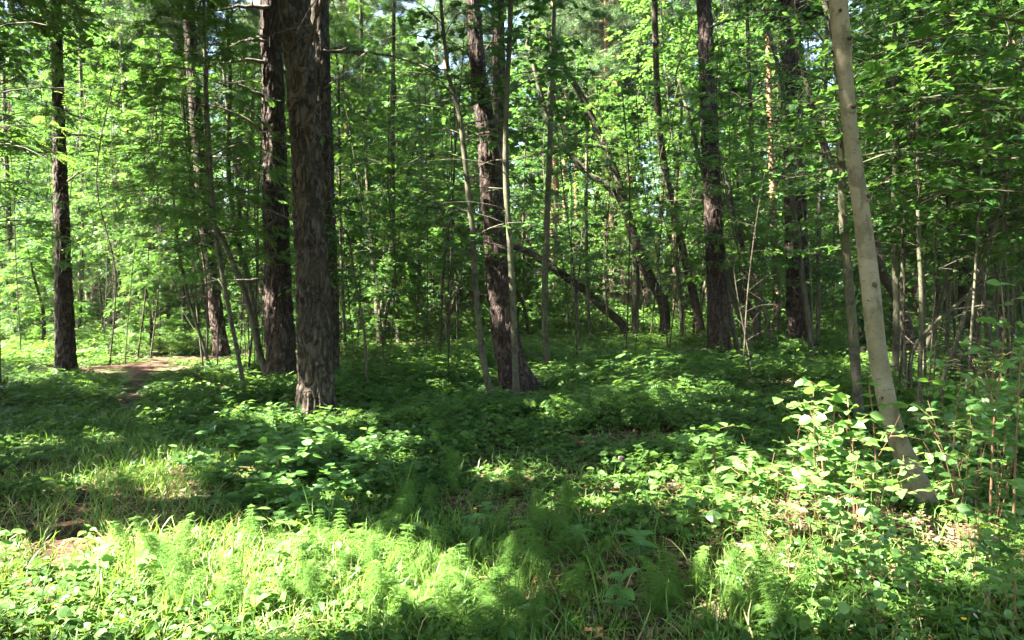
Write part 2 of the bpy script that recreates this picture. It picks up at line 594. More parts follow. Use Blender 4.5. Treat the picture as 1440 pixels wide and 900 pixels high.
def shaded(pos, rng, spare=1.0):
    """Keep mask for leaves: false where the leaf would stand in one of the canopy's sunny gaps."""
    keep = np.ones(len(pos), bool)
    wob = 0.75 + 0.5 * vnoise(pos[:, 0] * 2.3, pos[:, 1] * 2.3, pos[:, 2] * 2.3)
    for c, r, s in zip(SHAFT_C, SHAFT_R, SHAFT_S):
        v = pos - c
        t = v @ SUN_DIR
        d = np.linalg.norm(v - t[:, None] * SUN_DIR, axis=1)
        hit = (d < (r * 1.05 + 0.08) * wob) & (t > 0.25)
        keep &= ~(hit & (rng.random(len(pos)) < s * spare))
    return keep

# ---------------------------------------------------------------- ground and footpath
PATHS = [[(60, 860), (95, 780), (110, 720), (135, 680), (165, 630), (172, 590), (185, 555), (190, 535), (205, 516)],
         [(-60, 524), (60, 522), (150, 517), (215, 513), (285, 506), (330, 502)], [(545, 485), (580, 483), (640, 481)], [(935, 463), (975, 461), (1015, 460)]]
PATH_W = [0.24, 0.48, 0.5, 0.6]
PATH_XY = [spline([on_ground(*p)[:2] for p in pl], 70) for pl in PATHS]

def path_dist(x, y):
    best = np.full(np.shape(x), 9.0)
    for c, w in zip(PATH_XY, PATH_W):
        for q in c:
            best = np.minimum(best, np.hypot(x - q[0], y - q[1]) / w)
    return best

def build_ground():
    xs = np.sinh(np.linspace(-6.2, 6.2, 260)) * 400 / math.sinh(6.2)
    ys = np.concatenate([np.linspace(-60, 1.5, 30), np.geomspace(1.6, 90, 260), np.geomspace(93, 600, 20)])
    xs = np.unique(np.concatenate([xs, np.linspace(-14, 14, 180)]))
    X, Y = np.meshgrid(xs, ys)
    Z = terrain(X, Y)
    ny, nx = X.shape
    idx = np.arange(ny * nx).reshape(ny, nx)
    q = np.stack([idx[:-1, :-1], idx[:-1, 1:], idx[1:, 1:], idx[1:, :-1]], -1).reshape(-1)
    a = Acc()
    a.add(np.stack([X, Y, Z], -1), q, np.full(len(q) // 4, 4), 0, None, True)
    tag(put('ground', a.build('ground', [M_SOIL])), kind='structure')
    for pts, w, nm in zip(PATH_XY, PATH_W, ('path',) * 4):
        t = norm(np.gradient(pts, axis=0))
        nr = np.stack([-t[:, 1], t[:, 0]], 1)
        u = np.linspace(-1, 1, 9)
        wob = 0.75 + 0.5 * vnoise(pts[:, 0] * 1.3, pts[:, 1] * 1.3, 0.3)
        XY = pts[:, None, :] + nr[:, None, :] * (u[None, :, None] * (w * wob)[:, None, None])
        Zp = terrain(XY[..., 0], XY[..., 1]) + 0.022 - 0.05 * np.abs(u[None, :]) ** 4
        n, k = XY.shape[:2]
        idx = np.arange(n * k).reshape(n, k)
        q = np.stack([idx[:-1, :-1], idx[:-1, 1:], idx[1:, 1:], idx[1:, :-1]], -1).reshape(-1)
        a = Acc()
        a.add(np.concatenate([XY, Zp[..., None]], -1), q, np.full(len(q) // 4, 4), 0, None, True)
        tag(put(nm, a.build(nm, [M_PATH])), kind='structure')

build_ground()

# ---------------------------------------------------------------- trees
def trunk_line(trace, d, height, sway=0.0, seed=0):
    """Traced (px, py, width) from foot to the frame's top, carried on upward to the tree's height. -> points (n,3), radii (n)"""
    r = rng_of(seed + 900)
    pts = [np.append(P(px, py, d), w / 2 / F * d) for px, py, w in trace]
    pts = np.array(pts)
    foot = pts[0].copy()
    gz = float(terrain(foot[0], foot[1]))
    foot[2] = gz - 0.12
    if pts[0][2] - foot[2] > 0.05:
        pts = np.vstack([foot, pts])
    else:
        pts[0, 2] = foot[2]
    if sway:
        k = np.linspace(0, 1, len(pts))
        pts[:, 1] += sway * np.sin(k * 3.1 + r.uniform(0, 1)) * k
    top = pts[-1]
    if top[2] - gz < height - 0.5:
        dr = norm(pts[-1, :3] - pts[-2, :3]) * 0.6 + np.array([0, 0, 0.4])
        dr /= dr[2]
        left = gz + height - top[2]
        for k in (0.35, 0.7, 1.0):
            q = top[:3] + dr * left * k + r.normal(0, .12, 3) * (1, 1, 0)
            pts = np.vstack([pts, np.append(q, max(top[3] * (1 - 0.9 * k), 0.008))])
    return pts

def bark_trunk(acc, line, ring, seg, rough, flare=0.0, seed=0, mat=0):
    c = np.vstack([line])
    length = np.sum(np.linalg.norm(np.diff(c[:, :3], axis=0), axis=1))
    K = max(int(length / ring), 8)
    s = spline(c, K)
    pts, R = s[:, :3], np.maximum(s[:, 3], 0.004)
    z0 = pts[0, 2] + 0.12
    R = R * (1 + flare * np.exp(-np.maximum(pts[:, 2] - z0, 0) / 0.22))
    T = norm(np.gradient(pts, axis=0))
    ref = np.array([0.1, 1.0, 0.05])
    U = norm(np.cross(T, ref))
    W = np.cross(T, U)
    th = np.arange(seg) / seg * 2 * math.pi
    ct, st = np.cos(th)[None], np.sin(th)[None]
    Rm = np.maximum(R, 0.03)[:, None]
    ax, ay, az = ct * Rm, st * Rm, pts[:, 2:3] + 0 * ct
    o = seed * 13.7
    disp = 0
    if rough:
        wx = (vnoise(ax * 9 + o, ay * 9, az * 3) - .5) * .05
        rid = np.abs(2 * vnoise((ax + wx) * 19 + o, (ay + wx) * 19, az * 5.2) - 1)
        rid2 = np.abs(2 * vnoise(ax * 34 + o, ay * 34 + 7, az * 9) - 1)
        disp = rough * (0.15 * (np.minimum(rid, .5) / .5 - .6) + 0.06 * (rid2 - .5))
    lump = 0.14 * (vnoise(ct * 1.3 + o, st * 1.3, az * 1.1) - 0.5)
    if flare:
        lump = lump + flare * 0.55 * np.exp(-np.maximum(az - z0, 0) / 0.3) * (np.cos(5 * th + o)[None] * .5 + np.cos(3 * th + 2 * o)[None] * .4)
    rad = R[:, None] * (1 + disp + lump)
    V = pts[:, None, :] + rad[..., None] * (U[:, None, :] * ct[..., None] + W[:, None, :] * st[..., None])
    acc.rings(V[None], mat)
    return s

def branch_curves(rng, base, az, L, rise, droop, K=6):
    """N curved branches. base (N,3), az (N), L (N) -> (N,K,3)"""
    t = np.linspace(0, 1, K)[None, :]
    out = np.stack([np.cos(az), np.sin(az)], 1)
    hz = L[:, None] * t
    side = np.stack([-out[:, 1], out[:, 0]], 1)
    bend = (rng.normal(0, .18, len(L)) * L)[:, None] * t ** 2
    xy = out[:, None, :] * hz[..., None] + side[:, None, :] * bend[..., None]
    z = (rise * L)[:, None] * t - (droop * L)[:, None] * t ** 2
    return base[:, None, :] + np.concatenate([xy, z[..., None]], -1)

def grow_crown(wood, leaf, rng, line, zlo, zhi, nb, Lmax, kind, size, twigs=6, per=6, cut=True, wmat=0, lmat=0, shape='layer', az_bias=None, flat=0.22, loose=.03):
    """Branches from the trunk line between zlo and zhi with sprays of leaves."""
    zc, X = line[:, 2], line
    z = zlo + (zhi - zlo) * (np.arange(nb) + rng.random(nb)) / nb
    base = np.stack([np.interp(z, zc, X[:, k]) for k in range(3)], 1)
    rad = np.interp(z, zc, X[:, 3])
    f = (z - zlo) / max(zhi - zlo, .1)
    if shape == 'layer':
        prof = (0.55 + 0.45 * np.sin(np.pi * np.clip(f * .9 + .12, 0, 1))) * (1 - .55 * f ** 3)
    else:
        prof = np.sqrt(np.clip(1 - (2 * f - 1) ** 2, 0.1, 1))
    L = Lmax * prof * rng.uniform(.55, 1.1, nb)
    az = np.arange(nb) * 2.39996 + rng.normal(0, .5, nb)
    if az_bias is not None:
        az = az_bias[0] + (rng.random(nb) - .5) * 2 * az_bias[1]
    rise = rng.uniform(.15, .6, nb)
    droop = rise * rng.uniform(.5, 1.2, nb) + rng.uniform(0, .1, nb)
    C = branch_curves(rng, base, az, L, rise, droop, 7)
    if cut:
        ok = sum(shaded(C[:, k], rng).astype(int) for k in range(1, 7)) >= 3
        C, L, rad, nb = C[ok], L[ok], rad[ok], int(ok.sum())
        if nb == 0:
            return 0
    br = np.minimum(np.maximum(rad * .5, .005), .004 + .005 * L)
    tt = np.linspace(0, 1, 7)
    wood.tubes(C, br[:, None] * (1 - .85 * tt)[None], 5, wmat)
    # twigs
    tw = rng.uniform(.22, 1, (nb, twigs))
    ti = tw * 6
    i0 = np.minimum(ti.astype(int), 5)
    fr = (ti - i0)[..., None]
    bi = np.arange(nb)[:, None]
    tb = C[bi, i0] * (1 - fr) + C[bi, i0 + 1] * fr
    tdir = norm(C[bi, i0 + 1] - C[bi, i0])
    sgn = np.where(np.arange(twigs) % 2 == 0, 1, -1)[None, :]
    ang = sgn * rng.uniform(.5, 1.1, (nb, twigs))
    ta = np.arctan2(tdir[..., 1], tdir[..., 0]) + ang
    tl = (L[:, None] * rng.uniform(.25, .5, (nb, twigs)) * (1.15 - .6 * tw)).ravel()
    TC = branch_curves(rng, tb.reshape(-1, 3), ta.ravel(), tl, rng.uniform(-.05, .35, tl.size), rng.uniform(0, .4, tl.size), 4)
    clear = shaded(TC[:, 2], rng) & shaded(TC[:, 3], rng) if cut else np.ones(tl.size, bool)
    wood.tubes(TC[clear], np.full((clear.sum(), 1), .0045) * np.array([1, .8, .6, .35])[None], 3, wmat)
    # leaves
    n = tl.size
    u = np.concatenate([rng.uniform(.15, 1, (n, per - 1)), np.ones((n, 1))], 1) * 3
    i0 = np.minimum(u.astype(int), 2)
    fr = (u - i0)[..., None]
    ii = np.arange(n)[:, None]
    lp = (TC[ii, i0] * (1 - fr) + TC[ii, i0 + 1] * fr).reshape(-1, 3)
    ld = norm(TC[ii, i0 + 1] - TC[ii, i0]).reshape(-1, 3)
    N = len(lp)
    sd = np.stack([-ld[:, 1], ld[:, 0], np.zeros(N)], 1) * rng.choice([-1, 1], N)[:, None]
    ld = norm(ld * .6 + sd * rng.uniform(.1, 1, N)[:, None] + rng.normal(0, .25, (N, 3)) + np.array([0, 0, -.18]))
    nr = np.array([0, 0, 1.0]) + rng.normal(0, flat, (N, 3))
    lp = lp + rng.normal(0, loose, (N, 3))
    keep = shaded(lp, rng) & np.repeat(clear, per) if cut else np.ones(N, bool)
    tin = np.clip(np.repeat(rng.normal(.5, .16, n), per) + rng.normal(0, .13, N), 0, 1)
    sz = size * rng.uniform(.65, 1.2, N)
    for tm, sel in ((kind, keep),):
        leaf.leaves(lp[sel], ld[sel], nr[sel], sz[sel], tm, lmat, tin[sel])
    return N


def bare_twigs(tr, rng, s, zlo, n, L):
    z = rng.uniform(.5, zlo + .8, n)
    base = np.stack([np.interp(z, s[:, 2], s[:, k]) for k in range(3)], 1)
    l = L * rng.uniform(.3, 1, n)
    C = branch_curves(rng, base, rng.uniform(0, 6.28, n), l, rng.uniform(-.1, .9, n), rng.uniform(-.2, .6, n), 6)
    tr.tubes(C, (.003 + .005 * l)[:, None] * np.linspace(1, .3, 6)[None], 4, 0)
    j = rng.integers(2, 6, n * 2)
    B = branch_curves(rng, C[np.repeat(np.arange(n), 2), j], rng.uniform(0, 6.28, n * 2), rng.uniform(.15, .5, n * 2), rng.uniform(-.2, .8, n * 2), rng.uniform(0, .4, n * 2), 4)
    tr.tubes(B, np.full((n * 2, 1), .003) * np.array([1, .8, .6, .4])[None], 3, 0)


def rebase(acc, origin):
    for k in range(len(acc.V)):
        acc.V[k] = acc.V[k] - np.asarray(origin, np.float32)[None]

def finish_tree(root_name, origin, parts, label, cat, group=None):
    """parts: [(name, Acc, materials)]"""
    t = empty(root_name, origin)
    tag(t, label, cat, group)
    for nm, acc, mats in parts:
        if acc.n:
            rebase(acc, origin)
            put(nm, acc.build(nm, mats), t)
    return t

def dead_branch(points, r0, seed):
    """A bare snag with a few side twigs."""
    rng = rng_of(seed)
    c = spline(points, 12)
    c[1:] += np.cumsum(rng.normal(0, .012, (11, 3)), 0)
    a = Acc()
    a.tubes(c, r0 * (1 - .75 * np.linspace(0, 1, 12)), 6, 0)
    L = np.linalg.norm(c[-1] - c[0])
    k = int(2 + L * 2)
    for i in range(k):
        j = rng.integers(3, 11)
        dr = norm(c[j] - c[j - 1] + rng.normal(0, .6, 3) + np.array([0, 0, -.15]))
        l = L * rng.uniform(.12, .35)
        q = c[j] + dr * l * np.linspace(0, 1, 5)[:, None] + np.array([0, 0, -.15 * l]) * (np.linspace(0, 1, 5) ** 2)[:, None]
        a.tubes(q, r0 * .35 * (1 - .7 * np.linspace(0, 1, 5)), 4, 0)
    return a

def pine(trace, label, d=None, height=20, mat=None, rough=1.0, seed=0, stubs=8, snags=(), crown=(10.5, 3.8, 84), flare=.22, ring=.04, seg=72, group=None, name='pine_tree', crown_tmpl='needles'):
    if seed in (4, 5, 7):
        crown = (9.0, 4.9, 165)
    if seed in (8, 9, 10):
        crown = (10.2, 4.2, 92)
    d = d or ground_d(trace[0][0], trace[0][1])
    rng = rng_of(seed + 50)
    line = trunk_line(trace, d, height, 0, seed)
    tr = Acc()
    s = bark_trunk(tr, line, ring, seg, rough, flare, seed)
    org = np.array([s[0, 0], s[0, 1], float(terrain(s[0, 0], s[0, 1]))])
    parts = [('trunk', tr, [mat or M_PINEBARK])]
    cr = Acc()
    z0 = org[2] + crown[0]
    if crown_tmpl == 'needles':
        grow_crown(cr, cr, rng, s, z0, s[-1, 2], crown[2], crown[1], NEEDLES, .3, 7, 9, True, 0, 1, 'round', None, .6)
        parts.append(('crown', cr, [M_TWIG, M_PINE]))
    for k in range(stubs):
        z = org[2] + rng.uniform(1.6, min(crown[0], 10))
        b = np.array([np.interp(z, s[:, 2], s[:, q]) for q in range(3)])
        r = np.interp(z, s[:, 2], s[:, 3])
        az = rng.uniform(0, 6.28)
        l = rng.choice([rng.uniform(.12, .3), rng.uniform(.6, 2.2)], p=[.45, .55]) * min(1, .35 + z / 6)
        dr = np.array([math.cos(az), math.sin(az), rng.uniform(-.15, .35)])
        pts = [b + dr * r * .5, b + dr * (r + l * .5) + (0, 0, .04), b + dr * (r + l) - (0, 0, .06 * l)]
        parts.append(('dead_branch', dead_branch(pts, min(r * .22, .012 + .012 * l), seed * 100 + k), [M_DEADWOOD]))
    for k, (pl, wpx) in enumerate(snags):
        pts = [P(x, y, d - .15 - .12 * i) for i, (x, y) in enumerate(pl)]
        parts.append(('dead_branch', dead_branch(pts, wpx / 2 / F * d, seed * 100 + 60 + k), [M_DEADWOOD]))
    return finish_tree(name, org, parts, label, 'tree', group)

BIG = 'tall pines of the middle distance'
pine([(93, 527, 27), (91, 450, 24), (89, 380, 21), (86, 280, 19), (82, 150, 16), (79, 20, 13)], 'lone straight pine with lit edge standing beside the brown footpath junction', seed=1, stubs=7,
     snags=[([(92, 150), (100, 160), (118, 165)], 4), ([(95, 255), (103, 248), (118, 240)], 3), ([(84, 328), (78, 326), (73, 326)], 3)])
pine([(312, 500, 21), (304, 440, 19), (296, 380, 18), (288, 320, 17), (279, 200, 17), (270, 90, 16), (266, 0, 15)], 'thicker right hand trunk of the twin dark pines leaning together by the path', seed=2, rough=.7, stubs=6, seg=48)
pine([(302, 480, 14), (289, 400, 13), (277, 300, 13), (264, 180, 13), (253, 80, 12), (245, 0, 11)], 'thinner left hand trunk of the twin dark pines leaning together by the path', seed=3, rough=.7, stubs=5, seg=40)
pine([(396, 542, 43), (393, 470, 40), (390, 400, 37), (388, 300, 34), (386, 200, 31), (383, 100, 29), (380, 0, 27)], 'dark red barked pine with sunlit upper trunk and bare snags just behind the foremost pine', seed=4, stubs=3,
     snags=[([(380, 10), (340, 11), (288, 17)], 7), ([(376, 52), (350, 53), (325, 64)], 5), ([(378, 58), (356, 59), (346, 60)], 6), ([(374, 88), (350, 83), (318, 88), (290, 91)], 5), ([(374, 138), (345, 124), (312, 118)], 5), ([(374, 190), (340, 168), (300, 155), (272, 152)], 4), ([(374, 180), (356, 162), (344, 155)], 4)])
pine([(445, 590, 50), (444, 540, 47), (442, 450, 46), (438, 350, 43), (434, 290, 41), (428, 180, 41), (421, 80, 41), (413, 0, 42)], 'stoutest foremost pine with grey brown furrowed bark and ferny foot', mat=M_GREYBARK, seed=5, stubs=5, flare=.22, rough=1.5, ring=.03,
     snags=[([(436, 30), (432, 45), (421, 58), (419, 72)], 2)])
pine([(465, 535, 26), (462, 400, 25), (457, 250, 25), (453, 120, 25), (450, 0, 24)], 'straight pine half hidden directly behind the foremost grey pine', d=14.5, mat=M_GREYBARK, seed=6, stubs=3,
     snags=[([(455, 70), (475, 70), (490, 64)], 3), ([(455, 125), (475, 112), (500, 98)], 3)])
pine([(728, 549, 46), (722, 520, 41), (711, 470, 38), (703, 400, 35), (695, 320, 33), (690, 250, 30), (682, 170, 26), (672, 100, 23), (667, 20, 21), (665, 0, 20)], 'dark leaning pine with flared root at the centre of the clearing', seed=7, stubs=2, flare=.36,
     snags=[([(684, 70), (694, 52), (704, 30)], 4), ([(662, 80), (652, 70), (645, 66)], 4), ([(664, 130), (658, 118), (655, 115)], 4)])
pine([(722, 505, 22), (710, 350, 20), (706, 230, 19), (702, 100, 18), (700, 0, 17)], 'paler straight pine partly hidden behind the dark leaning central pine', mat=M_GREYBARK, seed=8, stubs=4, seg=48)
pine([(1012, 508, 31), (1010, 440, 30), (1007, 370, 27), (1003, 300, 25), (998, 200, 23), (994, 100, 21), (990, 0, 20)], 'mottled pine with crooked bare side limbs among leaning grey saplings', seed=9, stubs=4,
     snags=[([(1000, 38), (1024, 28), (1068, 22)], 4), ([(990, 134), (975, 130), (952, 132)], 7), ([(1003, 133), (1030, 132), (1046, 142), (1068, 141)], 4), ([(990, 167), (970, 155), (946, 146)], 4), ([(1006, 168), (1045, 150), (1072, 130), (1095, 108)], 4), ([(1003, 240), (980, 232), (955, 232)], 4)])
pine([(1127, 497, 34), (1123, 420, 32), (1120, 330, 29), (1117, 230, 28), (1114, 120, 26), (1111, 0, 25)], 'straight dark pine with a bright sun fleck next to a thin grey sapling', seed=10, stubs=4,
     snags=[([(1125, 200), (1140, 165), (1160, 110)], 5), ([(1104, 85), (1096, 70), (1090, 62)], 3)])
pine([(1362, 480, 22), (1358, 380, 22), (1354, 250, 20), (1351, 130, 16), (1349, 0, 13)], 'dim thick pine standing back behind the tangled grey stems', seed=11, rough=.6, stubs=5, seg=40)

FARP = [([(886, 436, 30), (882, 340, 23), (872, 230, 15), (867, 130, 11), (865, 0, 9)], 'sunlit far pine with broad pale foot and orange upper stem'),
        ([(906, 437, 20), (897, 350, 17), (888, 250, 13), (878, 120, 10), (872, 0, 8)], 'pale far pine close beside the broad footed orange one'),
        ([(862, 434, 14), (861, 340, 12), (858, 200, 9), (855, 0, 7)], 'slim shaded far pine before the broad footed orange one'),
        ([(943, 442, 11), (942, 330, 10), (939, 200, 8), (936, 0, 7)], 'slender far pine with one bright fleck low on its trunk'),
        ([(137, 456, 15), (133, 330, 13), (128, 200, 10), (125, 60, 9)], 'dusky far pine behind the lone path side pine'),
        ([(171, 447, 12), (163, 320, 11), (155, 220, 9), (150, 60, 7)], 'pale far pine second beyond the lone path side pine'),
        ([(211, 447, 13), (206, 300, 11), (203, 190, 9), (200, 50, 7)], 'rosy far pine half way to the twin dark pines'),
        ([(244, 452, 9), (242, 320, 8), (240, 200, 7), (238, 60, 6)], 'thin reddish far pine seen just before the twin dark pines'),
        ([(652, 450, 13), (644, 350, 12), (634, 230, 10), (628, 90, 8), (625, 0, 7)], 'far pine with flecked orange trunk left of the dark leaning central pine'),
        ([(1094, 476, 11), (1091, 380, 10), (1087, 280, 9), (1082, 150, 8), (1080, 0, 7)], 'sun flecked rosy pine left of the straight dark pine'),
        ([(1050, 446, 13), (1047, 330, 11), (1042, 200, 9), (1038, 0, 8)], 'brown far pine between the mottled pine and the straight dark pine'),
        ([(490, 446, 13), (489, 330, 12), (487, 150, 10), (486, 0, 9)], 'brown far pine just right of the foremost grey pine'),
        ([(785, 440, 9), (783, 330, 8), (780, 180, 7), (778, 0, 6)], 'small far pine behind the pale upright sapling of the centre'),
        ([(1437, 452, 12), (1435, 330, 11), (1432, 180, 9), (1430, 0, 8)], 'reddish far pine at the very right margin'),
        ([(1275, 448, 15), (1273, 330, 13), (1270, 180, 10), (1268, 0, 8)], 'dim far pine seen just past the smooth grey alder'),
        ([(1312, 445, 9), (1310, 330, 8), (1308, 150, 7), (1306, 0, 6)], 'thin rosy far pine behind reddish upright rods'),
        ([(18, 445, 9), (17, 300, 8), (16, 150, 7), (15, 0, 6)], 'faint far pine behind the thin dark pole at the left margin'),
        ([(1035, 440, 7), (1034, 300, 6), (1032, 100, 5)], 'thinnest far pine right of the mottled pine'),
        ([(432, 446, 12), (430, 300, 10), (428, 100, 8)], 'far pine hidden behind the foremost grey pine'),
        ([(905, 446, 8), (930, 300, 7), (935, 100, 6)], 'tilted far pine behind the dark slanting trunk')]
for k, (tr_, lb) in enumerate(FARP):
    pine(tr_, lb, d=None if tr_[0][1] > 452 else 40 + (k * 7) % 12, height=22, mat=M_FARPINE, rough=0, seed=20 + k, stubs=3, seg=14, ring=.25, flare=.15, crown=(12, 3.2, 40))

# ---------------------------------------------------------------- leaning dark trunks
def leaner(trace, label, d, height, mat, crownspec, seed, name='leaning_tree', kind=None, lm=None):
    rng = rng_of(seed)
    line = trunk_line(trace, d, height, .5, seed)
    tr = Acc()
    s = bark_trunk(tr, line, .12, 20, .25, .2, seed)
    org = np.array([s[0, 0], s[0, 1], float(terrain(s[0, 0], s[0, 1]))])
    cr = Acc()
    if crownspec:
        zlo, nb, L = crownspec
        o = s[np.argsort(s[:, 2])]
        grow_crown(cr, cr, rng, o, org[2] + zlo, o[-1, 2], nb, L, kind or LEAF_SIMPLE, .13, 6, 6, True, 0, 1)
    return finish_tree(name, org, [('trunk', tr, [mat]), ('crown', cr, [M_TWIG, lm or M_BROAD])], label, 'tree')

leaner([(934, 432, 15), (912, 385, 15), (892, 330, 14), (880, 287, 13), (862, 230, 11), (840, 180, 10), (815, 130, 9), (785, 85, 8)], 'dark trunk slanting steeply up to the left behind the clearing', 26, 11, M_DARKBARK, (6.5, 26, 1.8), 301)
leaner([(893, 350, 10), (875, 285, 10), (848, 255, 9), (827, 242, 9), (790, 197, 8), (765, 145, 7), (748, 78, 7)], 'grey crooked trunk bowing left and crossing the dark slanting one', 26.6, 11, M_SMOOTH, (6, 26, 1.8), 302)
leaner([(1278, 460, 13), (1262, 415, 13), (1247, 385, 13), (1237, 335, 12), (1205, 280, 12), (1178, 235, 11), (1155, 180, 10), (1135, 120, 8)], 'dark slanting trunk passing behind the smooth grey alder', 20, 10, M_DARKBARK, (6, 24, 1.8), 303)
leaner([(986, 468, 13), (978, 420, 12), (962, 350, 11), (945, 280, 11), (930, 200, 10), (923, 120, 9), (918, 0, 8)], 'bowed mossy trunk curving up left of the mottled pine', 25, 13, M_DARKBARK, (6, 36, 2.0), 304)
leaner([(590, 440, 9), (603, 415, 9), (609, 367, 8), (612, 300, 7), (614, 200, 6), (615, 60, 5)], 'thin dark tree with a hooked foot far behind the clearing', 38, 16, M_DARKBARK, (8, 36, 2.2), 305)
leaner([(876, 458, 12), (845, 430, 11), (823, 408, 11), (790, 385, 11), (763, 366, 10), (733, 349, 9), (687, 340, 8), (653, 330, 7), (622, 298, 6)], 'low dark stem arching flat behind the central leaning pine', 27, 4.2, M_DARKBARK, None, 306)
leaner([(1064, 452, 10), (1045, 415, 10), (1023, 377, 9), (1005, 330, 8), (985, 270, 6)], 'short dark log leaning against the mottled pine', 23, 5, M_DARKBARK, None, 307)
# ---------------------------------------------------------------- the alder and saplings traced from their stems
KINDS = {'rowan': (LEAF_ROWAN, M_ROWAN, .21), 'maple': (LEAF_MAPLE, M_BROAD, .11), 'hazel': (LEAF_OVATE, M_BROAD, .10), 'cherry': (LEAF_SIMPLE, M_ROWAN, .085)}
NAMES = {'rowan': 'rowan_tree', 'maple': 'maple_tree', 'hazel': 'hazel_tree', 'cherry': 'cherry_tree'}

def sapling(trace, label, kind, d=None, height=9, seed=0, zlo=2.6, nb=30, L=1.5, twigs=6, per=5, mat=None, name=None, group=None, az_bias=None, seg=10, size=None, rough=0.0, wob=.3):
    d = d or ground_d(trace[0][0], trace[0][1])
    rng = rng_of(seed + 4000)
    line = trunk_line(trace, d, height, wob * rng.uniform(-1, 1), seed)
    tr = Acc()
    s = bark_trunk(tr, line, .08 if seg < 20 else .02, seg, rough, .12 if seg < 20 else .35, seed)
    org = np.array([s[0, 0], s[0, 1], float(terrain(s[0, 0], s[0, 1]))])
    cr = Acc()
    tm, lm, sz = KINDS[kind]
    o = s[np.argsort(s[:, 2])]
    grow_crown(tr, cr, rng, o, org[2] + zlo, o[-1, 2], nb, L, tm, size or sz, twigs, per, True, 0, 0, az_bias=az_bias)
    if height > 4 and seg < 20:
        bare_twigs(tr, rng, o, org[2] + zlo, 7, 1.0)
    return finish_tree(name or NAMES[kind], org, [('trunk', tr, [mat or M_SMOOTH]), ('crown', cr, [lm])], label, 'tree', group)

sapling([(1300, 716, 35), (1281, 660, 28), (1256, 600, 26), (1235, 500, 25), (1224, 400, 25), (1213, 310, 23), (1203, 240, 22), (1195, 180, 21), (1188, 100, 21), (1179, 0, 25)],
        'smooth grey alder trunk with dark patches and knots rising from sunny shrubs', 'hazel', seed=1, height=12, zlo=4.5, nb=84, L=2.7, twigs=8, per=8, mat=M_ALDER, name='alder_tree', seg=40, wob=0, rough=.22)
ALD = [o for o in bpy.data.objects if o.name == 'alder_tree'][0]
for k, (px, py, w) in enumerate([(1194, 56, 13), (1199, 152, 15), (1209, 196, 9), (1221, 277, 13), (1229, 402, 14), (1216, 492, 9), (1181, 16, 10), (1240, 560, 7)]):
    r = rng_of(k + 5)
    d = ALD.location[1] - .065
    ctr = P(px, py, d)
    a = Acc()
    n = 9
    ph = np.linspace(0, math.pi / 2, n)
    rr = w / 2 / F * d
    line = np.stack([ctr + np.array([0, -1, .15]) * rr * .5 * math.sin(p) + np.array([0, .02, 0]) for p in ph])
    a.tubes(line, rr * np.cos(ph) ** .6 * 1.0 + .001, 12, 0)
    a.tubes(np.array([ctr + (0, -.3 * rr, .2 * rr), ctr + np.array([0, -.75, .3]) * rr]), np.array([rr * .55, rr * .3]), 9, 1)
    rebase(a, ALD.location)
    put('knot', a.build('knot', [M_ALDER, M_DARKBARK]), ALD)
